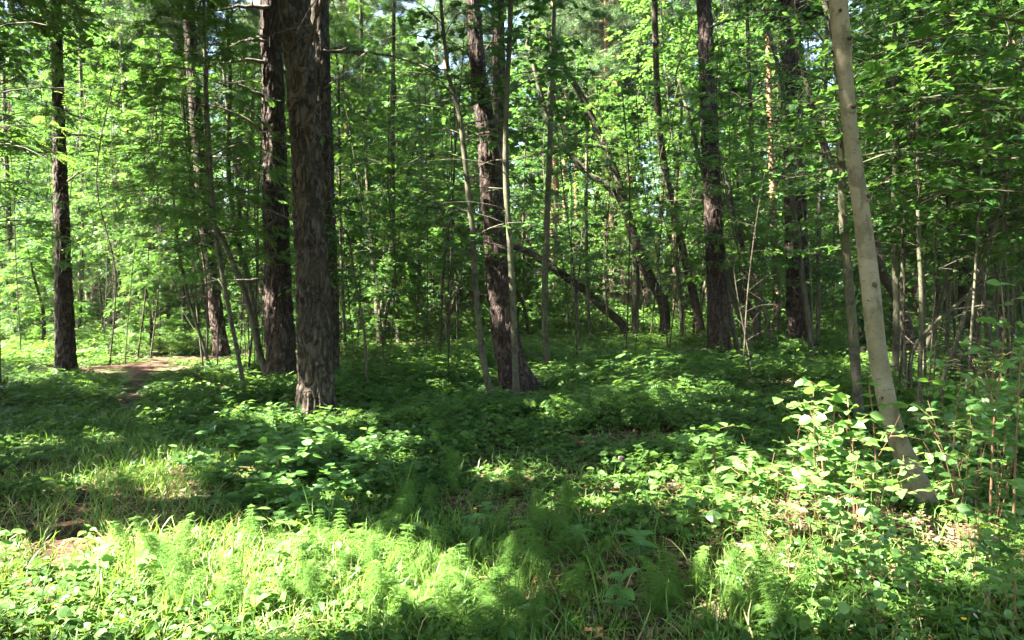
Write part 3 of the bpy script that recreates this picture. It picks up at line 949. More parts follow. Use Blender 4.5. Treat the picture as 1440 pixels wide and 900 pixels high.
S = [
 ([(1207, 596, 15), (1204, 560, 14), (1198, 500, 14), (1190, 400, 13), (1182, 310, 12), (1180, 200, 10), (1176, 60, 9)], 'slim olive stem standing close behind the smooth grey alder', 'hazel', 10, 8),
 ([(1142, 505, 8), (1135, 450, 8), (1127, 400, 8), (1120, 333, 7), (1113, 290, 7), (1107, 167, 6), (1083, 50, 6), (1065, 0, 6)], 'thin pale stem crossing in front of the straight dark pine', 'maple', None, 9),
 ([(1090, 500, 7), (1075, 430, 7), (1055, 380, 7), (1035, 310, 6), (1015, 230, 6), (985, 160, 5)], 'pale sapling bending left across the mottled pine', 'rowan', None, 8),
 ([(1068, 490, 7), (1064, 400, 7), (1060, 300, 6), (1055, 150, 6), (1050, 0, 5)], 'upright grey pole between the mottled pine and the straight dark pine', 'maple', None, 10),
 ([(1150, 500, 7), (1150, 400, 6), (1152, 280, 6), (1160, 150, 5), (1165, 0, 4)], 'thin grey pole just right of the straight dark pine', 'rowan', None, 9),
 ([(693, 562, 10), (681, 515, 9), (671, 430, 8), (664, 330, 8), (660, 290, 8), (647, 170, 7), (634, 120, 6), (624, 50, 5), (620, 0, 5)], 'grey green sapling curving up left of the dark leaning central pine', 'maple', None, 8),
 ([(726, 562, 10), (724, 500, 9), (721, 420, 9), (716, 330, 8), (711, 250, 8), (712, 160, 7), (718, 0, 7)], 'pale wavy sapling standing right in front of the dark leaning central pine', 'maple', None, 8),
 ([(771, 532, 9), (766, 450, 9), (767, 370, 9), (770, 290, 8), (774, 180, 7), (778, 100, 6), (780, 0, 5)], 'pale upright sapling alone right of the dark leaning central pine', 'maple', None, 9),
 ([(562, 486, 9), (557, 420, 8), (553, 330, 7), (552, 200, 7), (553, 80, 6), (554, 0, 5)], 'straight grey pole beyond the shaded clearing beside a forked one', 'rowan', None, 11),
 ([(534, 484, 9), (530, 440, 8), (524, 360, 7), (518, 280, 6), (512, 150, 5), (508, 0, 5)], 'dark forked stem beyond the shaded clearing', 'rowan', None, 11),
 ([(25, 478, 8), (20, 420, 7), (14, 330, 7), (8, 200, 6), (4, 80, 5)], 'thin dark pole at the left margin', 'rowan', None, 10),
 ([(110, 478, 6), (112, 400, 6), (114, 300, 6), (114, 150, 5), (112, 40, 4)], 'thin dark pole just right of the lone path side pine', 'rowan', None, 10),
 ([(200, 470, 11), (195, 420, 10), (187, 340, 10), (181, 260, 9), (176, 150, 8), (172, 50, 7)], 'lit mossy trunk with torn orange scar between path and twin pines', 'rowan', None, 12),
 ([(187, 470, 6), (180, 420, 6), (172, 350, 5), (165, 280, 5), (160, 150, 4)], 'spindly dark stem leaning beside the lit mossy trunk', 'cherry', None, 9),
 ([(237, 468, 7), (235, 400, 7), (231, 300, 6), (226, 180, 6), (222, 60, 5)], 'dark straight pole standing left of the twin dark pines', 'rowan', None, 11),
 ([(298, 528, 5), (283, 480, 4), (267, 430, 4), (258, 390, 4), (252, 350, 3), (246, 260, 3)], 'wiry sapling bending over the footpath below the twin dark pines', 'rowan', None, 5),
 ([(346, 562, 7), (338, 510, 6), (327, 450, 6), (316, 390, 6), (305, 320, 6), (298, 240, 5), (290, 120, 5), (285, 0, 4)], 'leaning pale sapling nearest the path of the slanting clump', 'rowan', None, 7.5),
 ([(378, 540, 9), (364, 490, 9), (350, 430, 8), (336, 390, 8), (315, 340, 7), (298, 300, 7), (290, 180, 6), (286, 60, 5)], 'thickest slanting grey sapling left of the red barked pine', 'rowan', None, 8.5),
 ([(366, 520, 8), (361, 460, 7), (352, 400, 7), (340, 355, 7), (330, 310, 6), (322, 230, 6), (324, 120, 5), (318, 0, 5)], 'slanting sapling close behind the thickest of its clump', 'cherry', None, 9),
 ([(372, 485, 7), (366, 400, 7), (352, 330, 6), (335, 260, 6), (322, 180, 5), (312, 60, 4)], 'dark sapling rising behind the slanting clump', 'rowan', None, 10),
 ([(340, 480, 6), (341, 400, 6), (338, 300, 6), (340, 180, 5), (345, 40, 5)], 'upright dark sapling between twin pines and red barked pine', 'maple', None, 11),
 ([(517, 555, 4), (514, 500, 4), (508, 440, 3), (500, 400, 3), (492, 340, 3)], 'very thin leafy whip right of the foremost grey pine', 'hazel', None, 3.5),
 ([(487, 500, 5), (482, 400, 5), (478, 280, 4), (474, 120, 4)], 'thin pole hugging the right side of the foremost grey pine', 'rowan', None, 10),
 ([(584, 470, 5), (590, 380, 5), (592, 260, 4), (588, 100, 4)], 'fine upright pole between the grey pole and hooked dark tree', 'maple', None, 11),
 ([(646, 455, 5), (634, 420, 5), (622, 360, 4), (600, 280, 4), (570, 215, 4), (545, 160, 3)], 'fine pale stem bent far over to the left above the clearing', 'rowan', None, 9),
 ([(830, 480, 5), (826, 400, 5), (824, 300, 5), (826, 150, 4)], 'thin upright pole left of the crossing slanted trunks', 'maple', None, 10),
 ([(1040, 508, 7), (1028, 450, 7), (1016, 390, 6), (1003, 330, 6), (988, 250, 5), (970, 170, 5), (955, 110, 4)], 'thin grey stem crossing the foot of the mottled pine from the right', 'rowan', None, 8),
 ([(1060, 500, 8), (1045, 455, 7), (1030, 410, 7), (1022, 380, 6), (1012, 300, 5)], 'short dark rod leaning right of the mottled pine', 'cherry', None, 6),
 ([(1258, 510, 10), (1258, 430, 9), (1256, 350, 8), (1258, 200, 7), (1262, 60, 6)], 'brown upright rod just right of the smooth grey alder', 'maple', 13, 8),
 ([(1272, 530, 7), (1268, 450, 6), (1270, 350, 6), (1276, 240, 5), (1284, 120, 4)], 'thin grey rod leaning by the brown upright rod', 'hazel', 12, 7),
 ([(1291, 575, 7), (1290, 500, 6), (1290, 420, 6), (1287, 330, 6), (1290, 220, 5), (1296, 100, 4)], 'reddish rod rising from the shrubs past the smooth grey alder', 'hazel', 10, 6.5),
 ([(1331, 490, 7), (1333, 420, 6), (1336, 340, 6), (1340, 200, 5)], 'pale upright rod before the dim thick pine', 'maple', 17, 9),
 ([(1372, 512, 9), (1372, 440, 9), (1373, 390, 9), (1376, 300, 8), (1372, 220, 7), (1362, 120, 6)], 'pale forked stem catching light among the tangled grey stems', 'maple', 14, 8),
 ([(1390, 520, 8), (1386, 460, 8), (1378, 410, 8), (1372, 350, 7), (1382, 270, 6), (1392, 180, 6), (1398, 40, 5)], 'crooked grey stem crossing the pale forked one', 'maple', 13.5, 8),
 ([(1325, 540, 6), (1342, 490, 6), (1356, 440, 6), (1372, 390, 5), (1396, 320, 5), (1420, 240, 4), (1436, 160, 4)], 'grey stem slanting up right through the tangle', 'hazel', 11, 6),
 ([(1282, 500, 6), (1310, 460, 5), (1345, 430, 5), (1380, 400, 4), (1420, 375, 4), (1438, 365, 3)], 'long bare branch sloping across the tangled grey stems', 'cherry', 12, 4),
 ([(1300, 500, 6), (1320, 440, 6), (1332, 390, 5), (1352, 320, 5), (1366, 250, 4)], 'dark stem slanting beneath the dim thick pine', 'rowan', 14, 7),
 ([(1408, 480, 7), (1404, 400, 7), (1398, 300, 6), (1404, 160, 6), (1412, 0, 5)], 'straight dusky pole third from the right margin', 'maple', 19, 10),
 ([(1425, 470, 6), (1424, 380, 6), (1428, 250, 5), (1432, 100, 5)], 'straight dusky pole nearest the right margin', 'rowan', 20, 10),
 ([(1230, 480, 7), (1226, 380, 6), (1230, 240, 6), (1234, 80, 5)], 'dark pole seen in the gap right of the alder trunk', 'maple', 22, 11),
 ([(960, 470, 6), (956, 400, 5), (950, 300, 5), (958, 160, 4)], 'fine straight pole left of the mottled pine', 'rowan', 25, 11),
 ([(0, 548, 6), (-1, 450, 5), (-3, 300, 5), (-6, 100, 4)], 'dark stem cut by the left margin of the view', 'rowan', None, 9),
]
for k, (tr_, lb, kd, dd, hh) in enumerate(S):
    dist = dd or ground_d(tr_[0][0], tr_[0][1])
    low = 2.4 if dist < 15 else 2.0
    sapling(tr_, lb, kd, dist, hh, 10 + k, zlo=min(low, hh * .45), nb=int((14 + 4.2 * hh) * (.5 if 945 < tr_[0][0] < 1175 or 755 < tr_[0][0] < 840 else 1)), L=1.1 + .13 * hh, twigs=7, per=6)
rng = rng_of(91)
for lo, hi, d0, d1, n, lb in [(1255, 1440, 9, 17, 18, 'thin leaning stem in the tangle of grey stems past the smooth grey alder'), (275, 375, 15, 24, 11, 'thin stem among the slanting clump by the red barked pine'),
                              (470, 660, 15, 28, 18, 'thin upright stem in the airy wood between foremost and central pine'), (790, 985, 17, 30, 16, 'thin upright stem in the airy wood between central and mottled pine'),
                              (1030, 1170, 15, 24, 7, 'thin stem standing around the straight dark pine'), (0, 240, 19, 30, 18, 'thin stem beyond the footpath at the lone pine')]:
    for k in range(n):
        d = rng.uniform(d0, d1)
        x0, w = rng.uniform(lo, hi), rng.uniform(.022, .05) * F / d
        y0 = HY - F * (float(terrain((x0 - CX) / F * d, d)) - CZ) / d
        lean = rng.normal(0, 45)
        tr_ = [(x0, y0, w), (x0 + lean * .25 + rng.normal(0, 5), y0 - (y0 - 120) * .33, w * .9), (x0 + lean * .6 + rng.normal(0, 8), y0 - (y0 - 120) * .66, w * .8), (x0 + lean, 120, w * .7)]
        sapling(tr_, lb, ('hazel', 'rowan', 'maple', 'cherry')[rng.integers(0, 4)], d, rng.uniform(5.5, 9), 2000 + k + int(lo), zlo=2.4, nb=14, L=1.2, twigs=6, per=5, mat=M_DARKBARK if k % 2 else None, group=lb.replace('stem ', 'stems ', 1), seg=7)

# forks and marks of single stems
def by_label(lb):
    return [o for o in bpy.data.objects if o.get('label') == lb][0]

def limb(lb, trace, mat):
    t = by_label(lb)
    d = t.location[1] - .02
    pts = np.array([np.append(P(x, y, d), w / 2 / F * d) for x, y, w in trace])
    a = Acc()
    bark_trunk(a, pts, .1, 10, 0, 0, 3)
    rebase(a, t.location)
    put('limb', a.build('limb', [mat]), t)

limb('dark forked stem beyond the shaded clearing', [(531, 452, 6), (541, 415, 6), (546, 380, 6), (551, 320, 5), (548, 240, 5), (556, 120, 4)], M_SMOOTH)
limb('pale forked stem catching light among the tangled grey stems', [(1372, 395, 7), (1380, 350, 6), (1386, 290, 6), (1392, 200, 5)], M_SMOOTH)
M_SCAR = bark_mat('torn_wood', (.12, .06, .025), (.3, .16, .07), (.42, .26, .13), (30, 30, 6), .6)
t = by_label('lit mossy trunk with torn orange scar between path and twin pines')
a = Acc()
r = rng_of(4)
for k in range(9):
    c0 = P(191 + r.uniform(-3, 4), 330 + r.uniform(-9, 14), t.location[1] - .09)
    a.tubes(np.array([c0, c0 + (r.normal(0, .02), -.03, .08), c0 + (r.normal(0, .05), -.07, r.uniform(.05, .22))]), np.array([.03, .02, .004]), 5, 0)
rebase(a, t.location)
put('scar', a.build('scar', [M_SCAR]), t)

# nearer trees whose stems stand just outside the frame and whose boughs hang into it
sapling([(1500, 560, 30), (1496, 300, 26), (1490, 100, 24)], 'broad leaved maple bough overhanging at the upper right with dark green leaves', 'maple', 7.5, 8, 200, zlo=2.6, nb=34, L=2.6, twigs=8, per=6, az_bias=(math.pi, 1.0), size=.13)
sapling([(-75, 580, 26), (-70, 300, 22), (-66, 100, 20)], 'bright rowan bough reaching in at the upper left margin', 'rowan', 9, 8, 201, zlo=2.8, nb=30, L=2.0, twigs=8, per=6, az_bias=(0.2, 1.2))

# ---------------------------------------------------------------- shade trees beside and behind the viewpoint
SHADE = [(-7, 1.5, 13), (-9.5, 6, 14), (-12, 10.5, 14), (-14, 3.5, 15), (-16, 13, 14), (-5.5, -3.5, 13), (-12, -2, 14), (-18, 8, 16), (-20, 12, 15), (-3.6, 0.6, 9), (-22, 12, 16), (-8, 9.6, 15), (-10.8, 14.6, 15), (-6.4, 7.6, 13), (-5, 4.7, 12.5)]
for k, (x, y, h) in enumerate(SHADE):
    rng = rng_of(700 + k)
    z = float(terrain(x, y))
    line = np.array([[x, y, z - .1, .2], [x + rng.normal(0, .2), y, z + h * .4, .17], [x + rng.normal(0, .4), y + rng.normal(0, .3), z + h * .75, .1], [x, y, z + h, .02]])
    tr, cr = Acc(), Acc()
    s = bark_trunk(tr, line, .2, 16, 0, .2, k)
    grow_crown(tr, cr, rng, s, z + h * .42, z + h, 84, h * .36, LEAF_SIMPLE, .21, 7, 34, True, 0, 0, 'round', None, .5, .22)
    finish_tree('shade_tree', (x, y, z), [('trunk', tr, [M_SMOOTH]), ('crown', cr, [M_BROAD])], 'tall broadleaved tree standing outside the view and shading the clearing', 'tree', 'shade trees beside the clearing')

SHADE_PROTO = [o for o in bpy.data.objects if o.name == 'shade_tree.007'][0]
SHADE_MESH = [c.data for c in SHADE_PROTO.children]
for k, (x, y) in enumerate([(7.5, 2.5), (10, 6.5), (12.5, 11), (14, 3), (6, -4), (0.5, -5), (12, -3), (17, 8), (20, 15), (-1, -9), (8, -9), (-9, -9), (22, 22), (-24, 4)]):
    copy_thing(SHADE_PROTO, (x, y, float(terrain(x, y))), k * 1.7, .8 + .07 * (k % 4), None, None)

# ---------------------------------------------------------------- understorey of the deeper wood: a few trees of each kind, copied
PROTO = []
def proto(kind, h, seed, nb, L, tmpl, lm, size, twigs, per, zlo):
    rng = rng_of(seed)
    lean = rng.normal(0, .35, 2)
    line = np.array([[0, 0, -.1, .055], [lean[0] * .4 + .1, lean[1] * .4, h * .35, .045], [lean[0], lean[1], h * .7, .028], [lean[0] * 1.5, lean[1] * 1.3, h, .008]])
    tr, cr = Acc(), Acc()
    s = bark_trunk(tr, line, .15, 8, 0, .15, seed)
    grow_crown(tr, cr, rng, s, zlo, h, nb, L, tmpl, size, twigs, per, False, 0, 0)
    bare_twigs(tr, rng, s, zlo, 12, 1.3)
    return (kind, tr.build('trunk', [M_SMOOTH if seed % 2 else M_DARKBARK]), cr.build('crown', [lm]))

PROTO.append(proto('rowan_tree', 9, 1, 50, 2.0, LEAF_ROWAN, M_ROWAN, .22, 7, 6, 1.9))
PROTO.append(proto('maple_tree', 10, 2, 54, 2.2, LEAF_MAPLE, M_BROAD, .125, 8, 8, 2.2))
PROTO.append(proto('hazel_tree', 6, 3, 40, 1.7, LEAF_SIMPLE, M_BROAD, .11, 8, 8, .8))
PROTO.append(proto('rowan_tree', 7, 4, 44, 1.8, LEAF_ROWAN, M_ROWAN, .22, 7, 6, 1.6))
PROTO.append(proto('maple_tree', 13, 5, 84, 2.7, LEAF_SIMPLE, M_BROAD, .15, 8, 9, 3.2))
PROTO.append(proto('cherry_tree', 12, 6, 84, 2.4, LEAF_SIMPLE, M_ROWAN, .13, 8, 9, 2.8))
UL = {'rowan_tree': 'slim feathery leaved rowan in the green depth of the wood', 'maple_tree': 'slim broad leaved maple in the green depth of the wood',
      'hazel_tree': 'bushy low hazel in the green depth of the wood', 'cherry_tree': 'tall thin small leaved cherry in the green depth of the wood'}
# tall pines of the background, copied from two patterns
def tall_pine(seed, h):
    r = rng_of(seed)
    line = np.array([[0, 0, -.1, .17], [r.normal(0, .1), 0, h * .3, .14], [r.normal(0, .25), r.normal(0, .2), h * .7, .09], [r.normal(0, .3), 0, h, .015]])
    tr, cr = Acc(), Acc()
    s = bark_trunk(tr, line, .25, 14, 0, .2, seed)
    grow_crown(tr, cr, r, s, h * .5, h, 58, 3.0, NEEDLES, .34, 8, 10, False, 0, 0, 'round', None, .6, .08)
    return tr.build('trunk', [M_FARPINE]), cr.build('crown', [M_PINE])

TP = [tall_pine(1, 21), tall_pine(2, 18), tall_pine(3, 23)]
rng = rng_of(78)
stand = []
while len(stand) < 72:
    d = 14 + 56 * rng.random() ** .8
    x = rng.uniform(-.70, .72) * d
    px = CX + x / d * F
    if (-40 < px < 1480 and d < 33) or any((x - a) ** 2 + (d - b) ** 2 < 7 for a, b in stand) or path_dist(np.array([x]), np.array([d]))[0] < 1.6:
        continue
    stand.append((x, d))
    tm_, cm_ = TP[rng.integers(0, 3)]
    t = empty('pine_tree', (x, d, float(terrain(x, d))))
    t.rotation_euler = (rng.normal(0, .02), rng.normal(0, .02), rng.uniform(0, 6.28))
    q = rng.uniform(.8, 1.12)
    t.scale = (q, q, q)
    tag(t, 'thin far pine with orange upper trunk among the massed background pines', 'tree', 'massed background pines')
    put('trunk', tm_, t)
    put('crown', cm_, t)

PROTO.append(proto('hazel_bush', 3.4, 7, 44, 1.3, LEAF_SIMPLE, M_BROAD, .10, 8, 8, .3))
PROTO.append(proto('rowan_bush', 2.8, 8, 36, 1.2, LEAF_ROWAN, M_ROWAN, .2, 7, 6, .3))
UL['hazel_bush'] = 'low leafy hazel bush filling the depth between the far trunks'
UL['rowan_bush'] = 'low feathery rowan bush filling the depth between the far trunks'
rng = rng_of(77)
placed = []
tries = 0
while len(placed) < 500 and tries < 12000:
    tries += 1
    d = 22 + 46 * rng.random() ** .75
    px = rng.uniform(-120, 1560)
    x = (px - CX) / F * d
    if d < 27 and 620 < px < 900 and rng.random() < .5:
        continue
    if path_dist(np.array([x]), np.array([d]))[0] < 1.6 or any(abs(px - a) < b and d < c for a, b, c in ((1008, 60, 24), (1120, 60, 25), (888, 32, 44), (300, 45, 26))):
        continue
    if any((x - a) ** 2 + (d - b) ** 2 < 1.3 for a, b in placed):
        continue
    i = rng.integers(0, 6) if d > 28 else rng.choice([0, 2, 3, 0, 3, 1])
    if len(placed) > 330:
        i = 6 + rng.integers(0, 2)
    placed.append((x, d))
    kind, tm_, cm_ = PROTO[i]
    t = empty(kind, (x, d, float(terrain(x, d))))
    t.rotation_euler = (rng.normal(0, .05), rng.normal(0, .05), rng.uniform(0, 6.28))
    sc_ = rng.uniform(.75, 1.25)
    t.scale = (sc_, sc_, sc_)
    tag(t, UL[kind], 'tree', UL[kind].replace('slim ', '').replace(' in the', 's in the'))
    put('trunk', tm_, t)
    put('crown', cm_, t)

# the wood far behind, read as one mass
def far_woods():
    r = rng_of(5)
    a = Acc()
    n = 150
    for k in range(n):
        d = r.uniform(66, 105)
        x = r.uniform(-.85, .85) * d
        h = r.uniform(8, 19)
        z0 = float(terrain(x, d))
        m = 900
        u = r.random(m) ** 1.5
        rad = h * .2 * np.sqrt(np.clip(1 - (2 * u - .9) ** 2 * .8, .05, 1)) * np.sqrt(r.random(m))
        th = r.uniform(0, 6.28, m)
        cl = fbm(np.cos(th) * 2 + k, np.sin(th) * 2, u * 7, 2)
        kp = cl > .38
        pos = np.stack([x + rad * np.cos(th), d + rad * np.sin(th), z0 + .2 + u * h], 1)[kp]
        dr = r.normal(0, 1, pos.shape) * (1, 1, .3)
        a.leaves(pos, dr, np.array([0, 0, 1.]) + r.normal(0, .5, pos.shape), r.uniform(.5, .9, len(pos)), SPRAY, 0, np.clip(r.normal(.5, .2, len(pos)), 0, 1))
        a.tubes(np.array([[x, d, z0 - .2], [x + r.normal(0, .4), d, z0 + h * .9]]), np.array([.14, .05]), 6, 1)
    tag(put('far_woods', a.build('far_woods', [M_BROAD, M_FARPINE])), kind='stuff')

far_woods()

# ---------------------------------------------------------------- ground layer (stuff): herbs, grass, litter
def wedge(r, n, d0, d1, p=1.0, margin=90):
    d = d0 + (d1 - d0) * r.random(n) ** p
    px = r.uniform(-margin, 1440 + margin, n)
    return (px - CX) / F * d, d

def low_by_path(x, y):
    return np.where((y > 11) & (y < 40), np.where(x < -5.5 * y / 15, np.clip(path_dist(x, y) / 4.5, .35, 1), np.clip(path_dist(x, y) / 2.5, .5, 1)), 1.0)

def plants(a, x, y, r, leaves, hgt, size, tmpl, mat, flat=.35, lean=.5, spread=.6):
    n = len(x)
    z = terrain(x, y)
    hgt = hgt * (.45 + 1.15 * sstep(.3, .72, fbm(x * .55 + 4, y * .55, 1.7, 3)))
    for bx, by, br_ in ((.1, 13.0, 1.7), (-2.9, 10.2, 1.1), (-4.6, 14.5, 1.3), (2.9, 5.6, .8), (.6, 11.6, 1.2), (-1.8, 6.4, 1.1), (-2.2, 7.6, 1.0)):
        hgt = hgt * (1 - .6 * np.exp(-(((x - bx) / br_) ** 2 + ((y - by) / (br_ * 1.2)) ** 2)))
    h = hgt * r.uniform(.5, 1.2, n) * low_by_path(x, y)
    k = leaves
    az = r.uniform(0, 6.28, (n, 1)) + np.arange(k)[None] * 2.4 + r.normal(0, .3, (n, k))
    t = r.uniform(.35, 1, (n, k))
    sx = r.normal(0, lean, (n, 2)) * h[:, None] * .5
    px_ = x[:, None] + sx[:, 0:1] * t + np.cos(az) * size * spread * .4
    py_ = y[:, None] + sx[:, 1:2] * t + np.sin(az) * size * spread * .4
    pz = z[:, None] + h[:, None] * t
    pos = np.stack([px_, py_, pz], -1).reshape(-1, 3)
    d = np.stack([np.cos(az), np.sin(az), r.normal(-.05, .25, (n, k))], -1).reshape(-1, 3)
    nr = np.array([0, 0, 1.]) + r.normal(0, flat, d.shape)
    ti = np.clip(np.repeat(r.normal(.45, .17, n), k) + r.normal(0, .1, n * k), 0, 1)
    sz = (size * r.uniform(.6, 1.25, (n, 1)) * r.uniform(.8, 1.15, (n, k))).ravel()
    a.leaves(pos, d, nr, sz, tmpl, mat, ti)

def litter_free(x, y):
    return path_dist(x, y)

def herb_layer():
    r = rng_of(11)
    a = Acc()
    # near herbs, patchy; bare soil shows between them
    x, y = wedge(r, 34000, 3.0, 14, .75)
    pd = path_dist(x, y)
    f = fbm(x * .8, y * .8, 2.2, 3)
    bare = .3 * np.exp(-(((x - .9) / 1.3) ** 2 + ((y - 4.6) / 1.0) ** 2)) + .8 * np.exp(-(((x - 1.3) / .9) ** 2 + ((y - 5.9) / .7) ** 2)) + .9 * np.exp(-(((x + 2.9) / .7) ** 2 + ((y - 5.8) / .7) ** 2))
    dirt = np.exp(-(((x - .82) / .5) ** 2 + ((y - 4.15) / .5) ** 2))
    bare = bare + 1.6 * dirt
    k = ((pd > .9) | ((y < 5.9) & (r.random(len(x)) < .8)) | ((y > 5.9) & (y < 10.8) & (pd > .25) & (r.random(len(x)) < .5))) & (f > .40 + .35 * bare) & (r.random(len(x)) > .3 * bare + .5 * dirt)
    sel = r.random(len(x))
    m = k & (sel < .62)
    plants(a, x[m], y[m], r, 6, .15, .062, LEAF_OVATE, 0)
    m = k & (sel >= .62) & (sel < .86)
    plants(a, x[m], y[m], r, 3, .10, .05, LEAF_ROUND, 0)
    m = k & (sel >= .86) & (y > 5)
    plants(a, x[m], y[m], r, 7, .24, .10, LEAF_SIMPLE, 0)
    # thin herbs creeping over the trodden clearing
    x, y = wedge(r, 5200, 4.9, 8.4)
    px = x / y * F + CX
    k = (px > 560) & (px < 1080) & (fbm(x * 1.5, y * 1.5, 9.7, 3) > .43)
    plants(a, x[k], y[k], r, 5, .16, .06, LEAF_OVATE, 0)
    # middle distance, thick
    x, y = wedge(r, 60000, 9, 30, .8)
    k = (path_dist(x, y) > 1.05) & (fbm(x * .7, y * .7, 6.2, 3) > .42)
    sel = r.random(len(x))
    m = k & (sel < .6)
    plants(a, x[m], y[m], r, 5, .20, .085, LEAF_SIMPLE, 0)
    m = k & (sel >= .6) & (sel < .8)
    plants(a, x[m], y[m], r, 5, .38, .24, LEAF_ROWAN, 0, .3, .7)
    m = k & (sel >= .8)
    plants(a, x[m], y[m], r, 7, .42, .10, LEAF_SIMPLE, 0)
    # deep wood floor
    x, y = wedge(r, 60000, 28, 95, .9)
    k = (path_dist(x, y) > 1.2)
    plants(a, x[k], y[k], r, 6, .65, .20, LEAF_SIMPLE, 0, .5, .8)
    tag(put('undergrowth', a.build('undergrowth', [M_HERB])), kind='stuff')

herb_layer()

def grass_layer():
    r = rng_of(12)
    a = Acc()
    x, y = wedge(r, 190000, 3.0, 11, 1.15)
    px = x / y * F + CX
    py = HY - F * (terrain(x, y) - CZ) / y
    lush = np.exp(-(((px - 250) / 330) ** 2 + ((py - 850) / 90) ** 2)) + .6 * np.exp(-(((px - 640) / 200) ** 2 + ((py - 860) / 90) ** 2)) + .55 * np.exp(-(((px - 200) / 130) ** 2 + ((py - 630) / 70) ** 2)) + .5 * np.exp(-(((px - 1150) / 250) ** 2 + ((py - 860) / 70) ** 2)) + .05
    lush = lush * (1 - .85 * np.exp(-(((x - .82) / .5) ** 2 + ((y - 4.15) / .5) ** 2)))
    k = (r.random(len(x)) < lush * (.45 + fbm(x * 1.6, y * 1.6, 8.1, 2))) & ((path_dist(x, y) > .6) | ((y > 5.6) & (y < 11.5)) | (r.random(len(x)) < .25))
    x, y = x[k], y[k]
    n = len(x)
    pos = np.stack([x, y, terrain(x, y) - .01], 1)
    d = np.array([0, 0, 1.]) + r.normal(0, .42, (n, 3))
    nr = r.normal(0, 1, (n, 3)) + np.array([0, 0, .4])
    dry_sunlit = r.random(n) < np.where((x / y * F + CX < 520) & (y < 5.8), .4, .1)  # scattered dry blades; extra ones at lower left put sunlight into the colour
    sz = r.uniform(.06, .22, n) * (.7 + .6 * fbm(x, y, 3.3, 2))
    thick = (BLADE[0] * np.array([1, 1.6, 1.6]), BLADE[1])
    a.leaves(pos[~dry_sunlit], d[~dry_sunlit], nr[~dry_sunlit], sz[~dry_sunlit], thick, 0, np.clip(r.normal(.5, .22, (~dry_sunlit).sum()), 0, 1))
    d2 = d[dry_sunlit] * (1, 1, .35)
    a.leaves(pos[dry_sunlit], d2, nr[dry_sunlit] + (0, 0, .8), sz[dry_sunlit], thick, 1, np.clip(r.normal(.5, .22, dry_sunlit.sum()), 0, 1))
    tag(put('grass', a.build('grass', [M_GRASS, M_DRY_SUNLIT])), kind='stuff')

grass_layer()

def litter_layer():
    r = rng_of(13)
    a = Acc()
    x, y = wedge(r, 42000, 3.0, 17, 1.0)
    n = len(x)
    pos = np.stack([x, y, terrain(x, y) + r.uniform(.004, .03, n)], 1)
    d = r.normal(0, 1, (n, 3)) * (1, 1, .15)
    nr = np.array([0, 0, 1.]) + r.normal(0, .35, (n, 3))
    a.leaves(pos, d, nr, r.uniform(.03, .075, n), LEAF_SIMPLE, 0, r.random(n))
    m = 4500
    x, y = wedge(r, m, 3.0, 12, 1.0)
    th = r.uniform(0, 6.28, m)
    l = r.uniform(.05, .3, m)
    p0 = np.stack([x, y, terrain(x, y) + .008], 1)
    p1 = p0 + np.stack([np.cos(th) * l, np.sin(th) * l, r.uniform(0, .03, m)], 1)
    p1[:, 2] = np.maximum(p1[:, 2], terrain(p1[:, 0], p1[:, 1]) + .006)
    a.tubes(np.stack([p0, p1], 1), np.stack([np.full(m, .004), np.full(m, .002)], 1) * r.uniform(.5, 1.4, (m, 1)), 4, 0, r.random(m))
    tag(put('leaf_litter', a.build('leaf_litter', [M_LITTER])), kind='stuff')

litter_layer()

# ---------------------------------------------------------------- small plants of the verge, each a thing
def horsetail_parts(seed):
    r = rng_of(seed)
    st, fr = Acc(), Acc()
    h = r.uniform(.26, .42)
    wide = r.uniform(.65, 1.15)
    lean = r.normal(0, .09, 2)
    z = np.linspace(0, h, 8)
    c = np.stack([lean[0] * (z / h) ** 2, lean[1] * (z / h) ** 2, z], 1)
    st.tubes(c, np.linspace(.0028, .001, 8), 5, 0)
    for w in range(12):
        f = .2 + .78 * w / 11 + r.normal(0, .012)
        b = np.array([np.interp(f * h, z, c[:, k]) for k in range(3)])
        k = 12
        az = np.arange(k) / k * 6.283 + r.uniform(0, 1)
        l = (.125 - .08 * max(0, f - .35)/.65) * r.uniform(.45, 1.15, k) * wide
        C = branch_curves(r, np.repeat(b[None], k, 0), az, l, r.uniform(.3, .7, k), r.uniform(.4, .95, k), 5)
        fr.tubes(C, np.full((k, 1), .0012) * np.array([1, .9, .8, .6, .4])[None], 3, 0, r.uniform(.3, .8, k))
        for j in (1, 2, 3):
            for s in (-1, 1):
                B = branch_curves(r, C[:, j], az + s * .75, l * .42, np.full(k, .1), np.full(k, .5), 3)
                fr.tubes(B, np.full((k, 1), .001) * np.array([1, .8, .5])[None], 3, 0, r.uniform(.3, .9, k))
    return st.build('stem', [M_GREENSTEM]), fr.build('frond', [M_HORSE])

